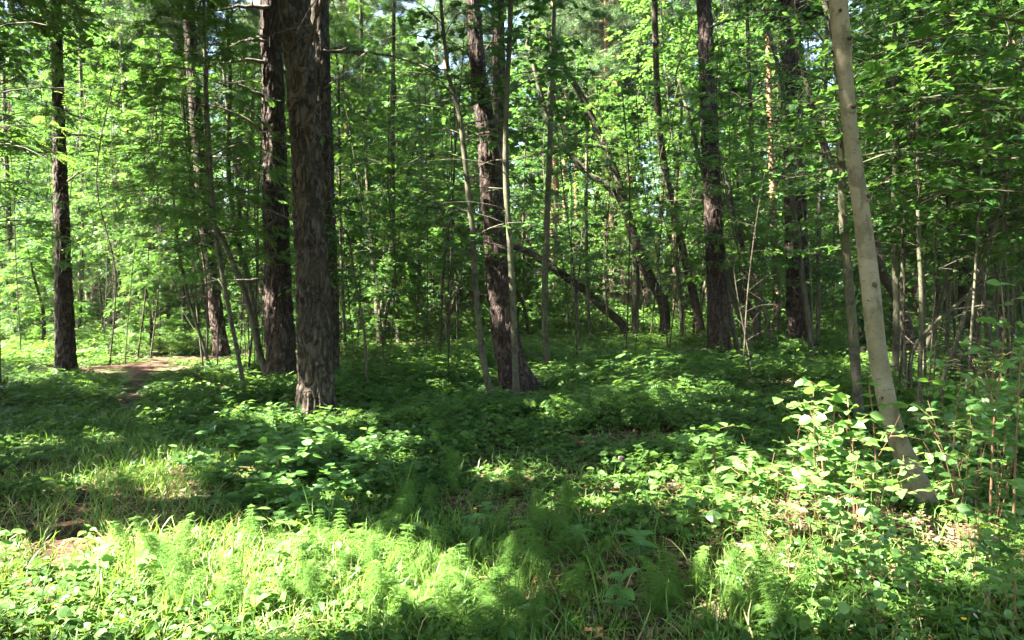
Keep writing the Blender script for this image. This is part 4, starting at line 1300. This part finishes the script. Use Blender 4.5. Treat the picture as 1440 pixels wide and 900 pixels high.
HT = [horsetail_parts(k) for k in range(8)]
HZ = [(240, 835, 50, 60, 15, 'feathery light green horsetail in the sunlit grass patch'), (350, 870, 90, 30, 5, 'feathery light green horsetail in the sunlit grass patch'),
      (670, 830, 110, 75, 30, 'feathery bright horsetail in the thick stand at the middle of the verge'), (545, 850, 70, 50, 14, 'feathery bright horsetail in the thick stand at the middle of the verge'),
      (1095, 865, 70, 45, 14, 'feathery horsetail below the sunny shrubs'), (990, 880, 60, 30, 6, 'feathery horsetail below the sunny shrubs'),
      (622, 690, 25, 40, 7, 'feathery horsetail growing by the bare earth scrape'), (500, 740, 60, 30, 5, 'feathery horsetail growing by the bare earth scrape'),
      (985, 690, 40, 25, 7, 'feathery horsetail on the bank behind the fallen twigs'), (790, 770, 60, 40, 9, 'feathery horsetail in half shade past the thick stand'),
      (440, 790, 50, 30, 4, 'feathery horsetail below the bramble bushes'), (1120, 650, 40, 30, 6, 'feathery horsetail on the bank behind the fallen twigs')]
rng = rng_of(31)
for cx, cy_, sx, sy, n, lb in HZ:
    for k in range(int(n * 1.9)):
        g = on_ground(cx + rng.normal(0, .75) * sx, min(930, cy_ + rng.normal(0, .7) * sy))
        sm, fm = HT[rng.integers(0, 8)]
        t = empty('horsetail', g - (0, 0, .01))
        t.rotation_euler = (rng.normal(0, .2), rng.normal(0, .2), rng.uniform(0, 6.28))
        q = rng.uniform(.3, 1.0) ** 1.2
        t.scale = (q, q, q)
        tag(t, lb, 'horsetail', lb.replace('horsetail', 'horsetails'))
        put('stem', sm, t)
        put('frond', fm, t)

def shrub_parts(seed, h, nst, leaf, size, lm, sm, spread, per, stem_r=.0035):
    """Upright leafy rods from one foot."""
    r = rng_of(seed)
    st, lf = Acc(), Acc()
    az = r.uniform(0, 6.28, nst)
    L = h * r.uniform(.6, 1.05, nst)
    top = np.stack([np.cos(az), np.sin(az)], 1) * (spread * r.uniform(.2, 1, nst))[:, None]
    t = np.linspace(0, 1, 9)
    wob = np.cumsum(r.normal(0, .012, (nst, 9, 3)), 1) * h
    C = np.zeros((nst, 9, 3))
    C[..., :2] = top[:, None, :] * (t ** 1.4)[None, :, None] + r.normal(0, .02, (nst, 1, 2))
    C[..., 2] = L[:, None] * t[None] - .02
    C += wob * t[None, :, None]
    st.tubes(C, stem_r * .75 * (1 - .7 * t)[None] * r.uniform(.7, 1.3, (nst, 1)), 5, 0, r.random(nst))
    # side twigs
    m = nst * 4
    bi = np.repeat(np.arange(nst), 4)
    ji = r.integers(3, 8, m)
    b = C[bi, ji]
    l = r.uniform(.12, .3, m) * h * .8
    TC = branch_curves(r, b, r.uniform(0, 6.28, m), l, r.uniform(.1, .9, m), r.uniform(0, .5, m), 5)
    st.tubes(TC, stem_r * .5 * np.array([1, .9, .75, .6, .4])[None] * np.ones((m, 1)), 4, 0, r.random(m))
    pos, dr = [], []
    for cur, jj in ((TC, (1, 2, 3, 4)), (C, (3, 4, 5, 6, 7, 8))):
        for j in jj:
            for q in range(per):
                k = r.random(len(cur)) < .8
                p = cur[k, j] + (cur[k, j - 1] - cur[k, j]) * r.random((k.sum(), 1))
                pos.append(p)
                a = r.uniform(0, 6.28, len(p))
                dr.append(np.stack([np.cos(a), np.sin(a), r.uniform(-.35, .35, len(p))], 1) + .5 * norm(cur[k, j] - cur[k, j - 1]))
    pos, dr = np.concatenate(pos), np.concatenate(dr)
    n = len(pos)
    lf.leaves(pos + norm(dr) * .012, dr, np.array([0, 0, 1.]) + r.normal(0, .4, (n, 3)), size * r.uniform(.55, 1.2, n), leaf, 0, np.clip(r.normal(.5, .2, n), 0, 1))
    return st.build('stem', [sm]), lf.build('foliage', [lm])

SH = [shrub_parts(40 + k, .95, 3, LEAF_OVATE if k % 2 else LEAF_ROUND, .072, M_SHRUB, M_REDSTEM, .34, 1) for k in range(4)]
SHRUBS = [(1075, 790, .8), (1110, 840, .7), (1140, 770, .95), (1165, 870, .9), (1190, 800, 1.0), (1225, 790, .7), (1215, 860, .8), (1262, 830, .5), (1300, 870, .5), (1345, 780, .9), (1345, 700, 1.15),
          (1375, 830, .95), (1400, 740, 1.2), (1420, 680, 1.25), (1435, 800, 1.0), (1350, 730, 1.0), (1170, 710, .85), (1100, 740, .75), (1050, 850, .55), (1390, 900, .8), (1280, 900, .7), (1235, 905, .65),
          (1180, 925, .6), (1340, 930, .7), (1430, 900, .8), (1360, 650, 1.2), (1415, 620, 1.3), (1215, 690, .7), (1120, 690, .7), (1030, 760, .45), (1000, 800, .4), (1400, 600, 1.3), (1436, 560, 1.4), (1370, 690, 1.3), (1330, 640, 1.1), (1425, 720, 1.3), (1160, 740, 1.1), (1135, 720, 1.0)]
rng = rng_of(32)
pos_word = ['with its crown in full sun', 'with half its leaves in shade', 'standing against the darker wood', 'low among the horsetails']
for k, (px, py, q) in enumerate(SHRUBS):
    g = on_ground(px, min(py, 899)) if py < 900 else on_ground(px, 899) - np.array([0, (py - 899) * .015, 0])
    sm, fm = SH[k % 4]
    t = empty('alder_seedling', g)
    t.rotation_euler = (rng.normal(0, .08), rng.normal(0, .08), rng.uniform(0, 6.28))
    t.scale = (q, q, q * rng.uniform(.9, 1.15))
    zone = 'at the sunny foot of the smooth grey alder' if 1130 <= px <= 1300 else ('right of the smooth grey alder' if px > 1300 else 'at the twiggy left fringe of the sunny shrubs')
    tag(t, 'round leaved seedling with reddish stems ' + zone, 'shrub', 'round leaved seedlings ' + zone)
    put('stem', sm, t)
    put('foliage', fm, t)

# tall whips with large sunlit leaves rising in front of the alder
def whip(trace, d, label, seed, n=24, size=.105, w=4):
    r = rng_of(seed)
    pts = spline([P(x, y, d) for x, y in trace], 14)
    g0 = float(terrain(pts[0, 0], pts[0, 1]))
    pts[0, 2] = min(pts[0, 2], g0 - .01)
    st, lf = Acc(), Acc()
    st.tubes(pts, w / 2 / F * d * (1 - .7 * np.linspace(0, 1, 14)), 6, 0, .5)
    m = 8
    ji = r.integers(4, 13, m)
    TC = branch_curves(r, pts[ji], r.uniform(0, 6.28, m), r.uniform(.12, .3, m), r.uniform(0, .7, m), r.uniform(0, .4, m), 5)
    st.tubes(TC, np.full((m, 5), .0016), 4, 0, np.full(m, .6))
    ps = np.concatenate([TC[:, 1], TC[:, 2], TC[:, 3], TC[:, 4], TC[:, 4], pts[5:], pts[-3:]])
    if n > len(ps):
        ps = np.concatenate([ps, pts[4:]])
    a = r.uniform(0, 6.28, len(ps))
    lf.leaves(ps, np.stack([np.cos(a), np.sin(a), r.uniform(-.3, .3, len(ps))], 1), np.array([0, 0, 1.]) + r.normal(0, .4, (len(ps), 3)), size * r.uniform(.6, 1.15, len(ps)), LEAF_OVATE, 0, np.clip(r.normal(.6, .2, len(ps)), 0, 1))
    finish_tree('leafy_whip', (pts[0, 0], pts[0, 1], g0), [('stem', st, [M_REDSTEM]), ('foliage', lf, [M_SHRUB])], label, 'shrub')

W = [([(1120, 770), (1100, 690), (1070, 665), (1040, 648)], 4.7, 'leaning whip with blazing white lit leaves in front of the bank'),
     ([(1165, 770), (1160, 690), (1150, 620), (1120, 590), (1095, 560)], 4.8, 'whip bending left with a tip of pale lit leaves'),
     ([(1178, 760), (1176, 680), (1172, 600), (1178, 545)], 4.9, 'upright whip with twisted pale shoots left of the alder'),
     ([(1205, 790), (1200, 700), (1196, 620), (1192, 560)], 4.8, 'second upright whip beside the twisted pale one'),
     ([(1235, 740), (1232, 660), (1228, 590), (1222, 540)], 5.2, 'reddish whip crossing low over the alder trunk'),
     ([(1390, 770), (1394, 680), (1398, 590), (1412, 470), (1408, 400)], 5.0, 'tallest whip near the right margin with broad leaves'),
     ([(1425, 740), (1428, 640), (1432, 560), (1436, 490)], 4.8, 'whip at the right margin with few broad leaves'),
     ([(1345, 740), (1340, 660), (1345, 580), (1352, 530)], 5.2, 'whip between alder trunk and tallest whip'),
     ([(1050, 800), (1052, 740), (1058, 690), (1050, 660)], 4.8, 'small bare whip at the fringe of the sunny shrubs'),
     ([(1005, 700), (1006, 660), (1002, 620), (1000, 600)], 6.2, 'lonely whip with two pale leaves before the dark bank'),
     ([(1195, 900), (1190, 800), (1180, 720), (1178, 690)], 4.0, 'dark stem with hanging lobed leaf before the blazing shrubs')]
for k, (tr_, dd, lb) in enumerate(W):
    whip(tr_, dd, lb, 500 + k)
t = by_label('dark stem with hanging lobed leaf before the blazing shrubs')
a = Acc()
lp = np.array([P(1186, 752, 4.0), P(1180, 792, 4.0)])
a.leaves(lp, np.array([[.7, -.1, -.55], [.8, .2, -.1]]), np.array([[0, -.7, .7], [0, -.3, 1.]]), np.array([.075, .05]), LEAF_MAPLE, 0)
rebase(a, t.location)
put('leaf', a.build('leaf', [M_BROAD]), t)

BR = [shrub_parts(60 + k, .5, 8, LEAF_OVATE, .092, M_SHRUB, M_GREENSTEM, .45, 1, .003) for k in range(3)]
BRAMBLES = [(330, 650, 1.0), (370, 690, 1.05), (400, 640, 1.0), (430, 720, 1.0), (450, 680, 1.05), (480, 650, .95), (500, 700, .8), (520, 660, .8), (300, 620, .9), (350, 610, .9), (420, 610, .9), (390, 745, .7), (310, 690, .8), (545, 690, .6), (570, 670, .6), (260, 630, .7), (350, 720, .8), (420, 670, .9), (460, 740, .75), (545, 640, .6), (280, 660, .7)]
for k, (px, py, q) in enumerate(BRAMBLES):
    sm, fm = BR[k % 3]
    t = empty('bramble_bush', on_ground(px, py))
    t.rotation_euler = (0, 0, rng.uniform(0, 6.28))
    t.scale = (q * 1.25, q * 1.25, q * rng.uniform(.6, .95))
    lb = 'low leafy bush in the dark thicket before the foremost grey pine' if py < 660 else 'low leafy bush at the sunlit lower edge of the thicket'
    tag(t, lb, 'bush', lb.replace('bush', 'bushes'))
    put('stem', sm, t)
    put('foliage', fm, t)

def fern(px, py, q, label, seed, nf=7):
    r = rng_of(seed)
    g = on_ground(px, py)
    t = empty('fern', g)
    tag(t, label, 'fern')
    az = np.arange(nf) * 6.283 / nf + r.normal(0, .25, nf)
    for i in range(nf):
        a = Acc()
        L = q * r.uniform(.8, 1.1)
        c = branch_curves(r, np.zeros((1, 3)), az[i:i + 1], np.array([L]), np.array([1.0]), np.array([.85]), 22)[0]
        a.tubes(c, np.linspace(.004, .001, 22), 4, 0, .3)
        j = np.repeat(np.arange(4, 22), 2)
        s = np.tile([-1, 1], 18)
        d = norm(np.gradient(c, axis=0))[j]
        sd = np.stack([-d[:, 1], d[:, 0], np.zeros(len(j))], 1) * s[:, None]
        f = (j - 4) / 17
        ln = L * .26 * np.sin(np.pi * np.clip(.22 + f * .78, 0, 1)) + .01
        tm = T2([(0, -.02, 0), (.12, -.13, 0), (.3, -.07, -.01), (.36, -.12, -.01), (.6, -.05, -.04), (1, 0, -.12), (.6, .05, -.04), (.36, .12, -.01), (.3, .07, -.01), (.12, .13, 0), (0, .02, 0)], [list(range(11))])
        a.leaves(c[j], sd + .35 * d, np.array([0, 0, 1.]) + 0 * sd, ln, tm, 0, np.full(len(j), r.uniform(.4, .7)))
        put('frond', a.build('frond', [M_HERB]), t)
    return t

fern(15, 660, .5, 'large fern spreading at the left margin with a bright frond tip', 1)
fern(60, 655, .4, 'smaller fern in the dark just inside the left margin', 2)
fern(478, 612, .42, 'fern curling up against the foot of the foremost grey pine', 3)
fern(238, 545, .5, 'fern beside the brown path below the wiry sapling', 4)
fern(120, 615, .35, 'shaded fern on the left side of the narrow path', 5)
fern(905, 565, .5, 'fern in the half lit herbs right of the central pine', 6)
fern(640, 520, .6, 'fern in the shade left of the central pine', 7)
fern(1010, 545, .5, 'fern below the mottled pine', 8)

def tuft(px, py, n, h, label, seed, mat=None):
    r = rng_of(seed)
    a = Acc()
    g = on_ground(px, py)
    pos = r.normal(0, .025, (n, 3)) * (1, 1, 0)
    d = np.array([0, 0, 1.]) + r.normal(0, .25, (n, 3))
    tm = T2([(0, -.008, 0), (0, .008, 0), (.35, .011, .0), (.35, -.011, 0), (.65, .010, -.06), (.65, -.010, -.06), (.85, .007, -.18), (.85, -.007, -.18), (.97, 0, -.38)], [[0, 3, 2, 1], [3, 5, 4, 2], [5, 7, 6, 4], [7, 8, 6]])
    a.leaves(pos, d, r.normal(0, 1, (n, 3)) + (0, 0, .5), h * r.uniform(.6, 1.1, n), tm, 0, np.clip(r.normal(.55, .2, n), 0, 1))
    o = put('grass_tuft', a.build('grass_tuft', [mat or M_GRASS]))
    o.location = [float(c) for c in g]
    tag(o, label, 'grass')

TU = [(715, 880, 14, .42, 'tallest arching tuft of broad grass in the horsetail stand'), (850, 880, 7, .5, 'thin grass spears beside the seedling on bare soil'), (540, 850, 7, .42, 'upright grass spears left of the horsetail stand'),
      (610, 870, 8, .3, 'bent pale grass tuft at the lower edge of the stand'), (320, 850, 7, .42, 'single file of grass stems in the brightest patch'), (155, 870, 12, .36, 'dark grass tuft at the lower left with yellow flower'),
      (180, 850, 8, .42, 'long grass blades beside the yellow flower'), (275, 730, 9, .42, 'tall grass stalks at the shady edge of the bright patch'), (455, 760, 7, .4, 'grass stalks under the bramble edge'), (560, 705, 8, .35, 'grass stalks by the bare earth scrape'),
      (685, 730, 6, .3, 'grass stalks between seedlings in half shade'), (240, 890, 10, .35, 'grass blades in front of the feathery patch'), (290, 885, 9, .3, 'grass blades at the very lower edge in sun'), (780, 760, 6, .3, 'sparse grass at the edge of bare soil'),
      (1000, 880, 7, .25, 'short grass beside the fallen twigs'), (50, 880, 8, .28, 'short grass in the lower left corner'), (120, 760, 8, .3, 'grass on the sunny bend of the narrow path'), (655, 900, 9, .34, 'pale drooping grass at the lower edge'), (885, 730, 6, .28, 'grass sprig on the dark bank')]
for k, (px, py, n, h, lb) in enumerate(TU):
    tuft(px, py, n, h, lb, 800 + k)

def seedling(px, py, h, size, label, seed, leaf=LEAF_OVATE, tiers=3):
    r = rng_of(seed)
    st, lf = Acc(), Acc()
    c = np.stack([np.linspace(0, r.normal(0, .04), 6), np.linspace(0, r.normal(0, .04), 6), np.linspace(-.01, h, 6)], 1)
    st.tubes(c, np.linspace(.003, .0015, 6), 5, 0, .5)
    for k in range(tiers):
        z = h * (1 - .28 * k)
        n = 4
        az = np.arange(n) * 1.571 + k * .8 + r.normal(0, .2, n)
        b = np.array([np.interp(z, c[:, 2], c[:, q]) for q in range(3)])
        lf.leaves(np.repeat(b[None], n, 0), np.stack([np.cos(az), np.sin(az), r.normal(.05, .15, n)], 1), np.array([0, 0, 1.]) + r.normal(0, .2, (n, 3)), size * r.uniform(.75, 1.15, n), leaf, 0, np.clip(r.normal(.6, .15, n), 0, 1))
    g = on_ground(px, py)
    t = finish_tree('seedling', (0, 0, 0), [('stem', st, [M_GREENSTEM]), ('foliage', lf, [M_SHRUB])], label, 'plant')
    t.location = [float(v) for v in g]

SE = [(857, 880, .28, .10, 'four leaved seedling beside the thin grass spears'), (965, 740, .18, .10, 'broad leaved seedling on the shady bare soil'), (805, 770, .14, .09, 'pale star shaped seedling past the horsetail stand'), (650, 775, .22, .1, 'seedling with drooping leaves in the middle of the verge'),
      (690, 755, .2, .09, 'bright seedling right of the drooping one'), (905, 800, .2, .13, 'wide leaf seedling in shade near the fallen twigs'), (445, 810, .24, .1, 'white lit seedling at the lower edge of the thicket'), (395, 815, .2, .1, 'white lit seedling in the brightest grass'),
      (370, 880, .15, .09, 'small seedling in the bright foreground grass'), (130, 830, .22, .11, 'dark leaved seedling at the lower left'), (110, 845, .2, .11, 'twin leaved seedling next to the yellow flower'), (765, 890, .12, .08, 'tiny seedling at the lower edge near bare soil'),
      (1000, 725, .2, .09, 'seedling below the bank horsetails'), (925, 715, .25, .1, 'seedling with pale leaves on the lit bank'), (830, 640, .2, .1, 'light seedling among herbs in the clearing'), (590, 600, .22, .1, 'seedling in deep shade right of the bramble thicket'),
      (200, 840, .2, .1, 'seedling beside the horsetails of the bright patch'), (20, 800, .2, .09, 'seedling at the left margin by the sunny path')]
for k, (px, py, h, sz, lb) in enumerate(SE):
    seedling(px, py, h, sz, lb, 850 + k)

def flower(px, py, h, label, seed):
    r = rng_of(seed)
    st, pe = Acc(), Acc()
    c = np.stack([np.linspace(0, .03, 5), np.linspace(0, -.02, 5), np.linspace(-.01, h, 5)], 1)
    st.tubes(c, np.full(5, .0014), 5, 0, .5)
    az = np.arange(5) * 1.2566
    pe.leaves(np.repeat(c[-1:], 5, 0), np.stack([np.cos(az), np.sin(az), np.full(5, .45)], 1), np.tile(np.array([[0, -.5, 1.]]), (5, 1)), .014, LEAF_ROUND, 0)
    t = finish_tree('buttercup', (0, 0, 0), [('stem', st, [M_GREENSTEM]), ('petal', pe, [M_PETAL])], label, 'flower')
    t.location = [float(v) for v in on_ground(px, py)]

flower(72, 890, .13, 'yellow buttercup in the dark grass at lower left', 1)
flower(662, 745, .15, 'yellow buttercup between the drooping seedlings', 2)
flower(1343, 899, .1, 'yellow buttercup under the right hand shrubs', 3)
flower(602, 665, .2, 'yellow buttercup in the shade above the bare earth scrape', 4)
flower(665, 655, .2, 'yellow buttercup among the herbs of the clearing', 5)

def stick(p0, p1, r0, label, seed, name='fallen_stick', mat=None):
    r = rng_of(seed)
    a, b = on_ground(*p0), on_ground(*p1)
    c = a[None] + (b - a)[None] * np.linspace(0, 1, 12)[:, None]
    c[:, :2] += np.cumsum(r.normal(0, .006, (12, 2)), 0)
    c[:, 2] = terrain(c[:, 0], c[:, 1]) + r0 * .7
    m = c.mean(0)
    ac = Acc()
    line = np.concatenate([c, (r0 * (1 - .4 * np.linspace(0, 1, 12)))[:, None]], 1)
    ac.tubes(c, line[:, 3] * r.uniform(.85, 1.15, 12), 9, 0)
    k = 6
    dr = norm(np.append((b - a)[:2] + r.normal(0, .3, 2), .3))
    q = c[k] + dr * np.linspace(0, .12, 4)[:, None]
    ac.tubes(q, r0 * .4 * np.array([1, .8, .6, .4]), 5, 0)
    rebase(ac, m)
    o = put(name, ac.build(name, [mat or M_DEADWOOD]))
    o.location = [float(v) for v in m]
    tag(o, label, 'stick')

stick((905, 905 - 8), (945, 862), .016, 'stout broken stick pointing into the view at the lower edge', 1)
stick((898, 845), (962, 842), .010, 'thin grey stick lying level on bare soil', 2)
stick((925, 868), (995, 850), .009, 'curved twig beside the level grey stick', 3)
stick((820, 864), (846, 862), .012, 'short chunk of dead branch under the grass spears', 4)
stick((520, 735), (590, 742), .009, 'twig across the bare earth scrape', 5)
stick((960, 880), (970, 850), .010, 'short twig pointing at the curved one', 6)
stick((280, 728), (335, 708), .014, 'brown fallen stick at the shady edge of the bright patch', 7)
stick((40, 735), (90, 742), .008, 'thin twig across the narrow path', 8)
stick((1030, 690), (1090, 640), .007, 'bare reddish twig leaning low on the bank', 9, mat=M_REDSTEM)

rg = rng_of(9)
for k in range(14):
    x0, y0 = rg.uniform(560, 1040), rg.uniform(590, 760)
    stick((x0, y0), (x0 + rg.uniform(-70, 70), y0 + rg.uniform(-22, 22)), rg.uniform(.006, .015), 'fallen dead branch lying among the herbs of the clearing', 40 + k)
    bpy.context.scene.collection.objects[-1]['group'] = 'fallen dead branches in the clearing'

def stump(px, py, r0, h, label, seed, name='stump'):
    g = on_ground(px, py)
    line = np.array([[0, 0, -.05, r0 * 1.2], [0, 0, h * .3, r0], [r0 * .1, 0, h * .7, r0 * .9], [r0 * .15, 0, h, r0 * .75]])
    a = Acc()
    bark_trunk(a, line, .02, 28, 1.5, .3, seed)
    o = put(name, a.build(name, [M_DEADWOOD]))
    o.location = [float(v) for v in g]
    tag(o, label, 'stump')

stump(873, 668, .03, .17, 'small rotten stump standing among the herbs of the clearing', 1)
stump(836, 880, .03, .05, 'low crumbling stump by the thin grass spears', 2)
stump(343, 552, .06, .25, 'broken grey stump beside the slanting saplings', 3)

# ---------------------------------------------------------------- the faint veil of air between the trees
hz = Acc()
hx, hy0, hy1, hz0, hz1 = 420.0, -70.0, 620.0, -4.0, 34.0
hz.add([(-hx, hy0, hz0), (hx, hy0, hz0), (hx, hy1, hz0), (-hx, hy1, hz0), (-hx, hy0, hz1), (hx, hy0, hz1), (hx, hy1, hz1), (-hx, hy1, hz1)],
       [0, 3, 2, 1, 4, 5, 6, 7, 0, 1, 5, 4, 1, 2, 6, 5, 2, 3, 7, 6, 3, 0, 4, 7], [4] * 6)
M_HAZE = bpy.data.materials.new('haze')
nt, N, L = nodes_of(M_HAZE)
pv = N('ShaderNodeVolumePrincipled')
pv.inputs['Color'].default_value = (.82, .9, .8, 1)
pv.inputs['Density'].default_value = HAZE
pv.inputs['Anisotropy'].default_value = 0.2
ho = N('ShaderNodeOutputMaterial')
L(pv.outputs[0], ho.inputs['Volume'])
if HAZE:
    tag(put('haze', hz.build('haze', [M_HAZE])), kind='stuff')

print('objects', len(bpy.data.objects), 'verts', sum(len(m.vertices) for m in bpy.data.meshes))
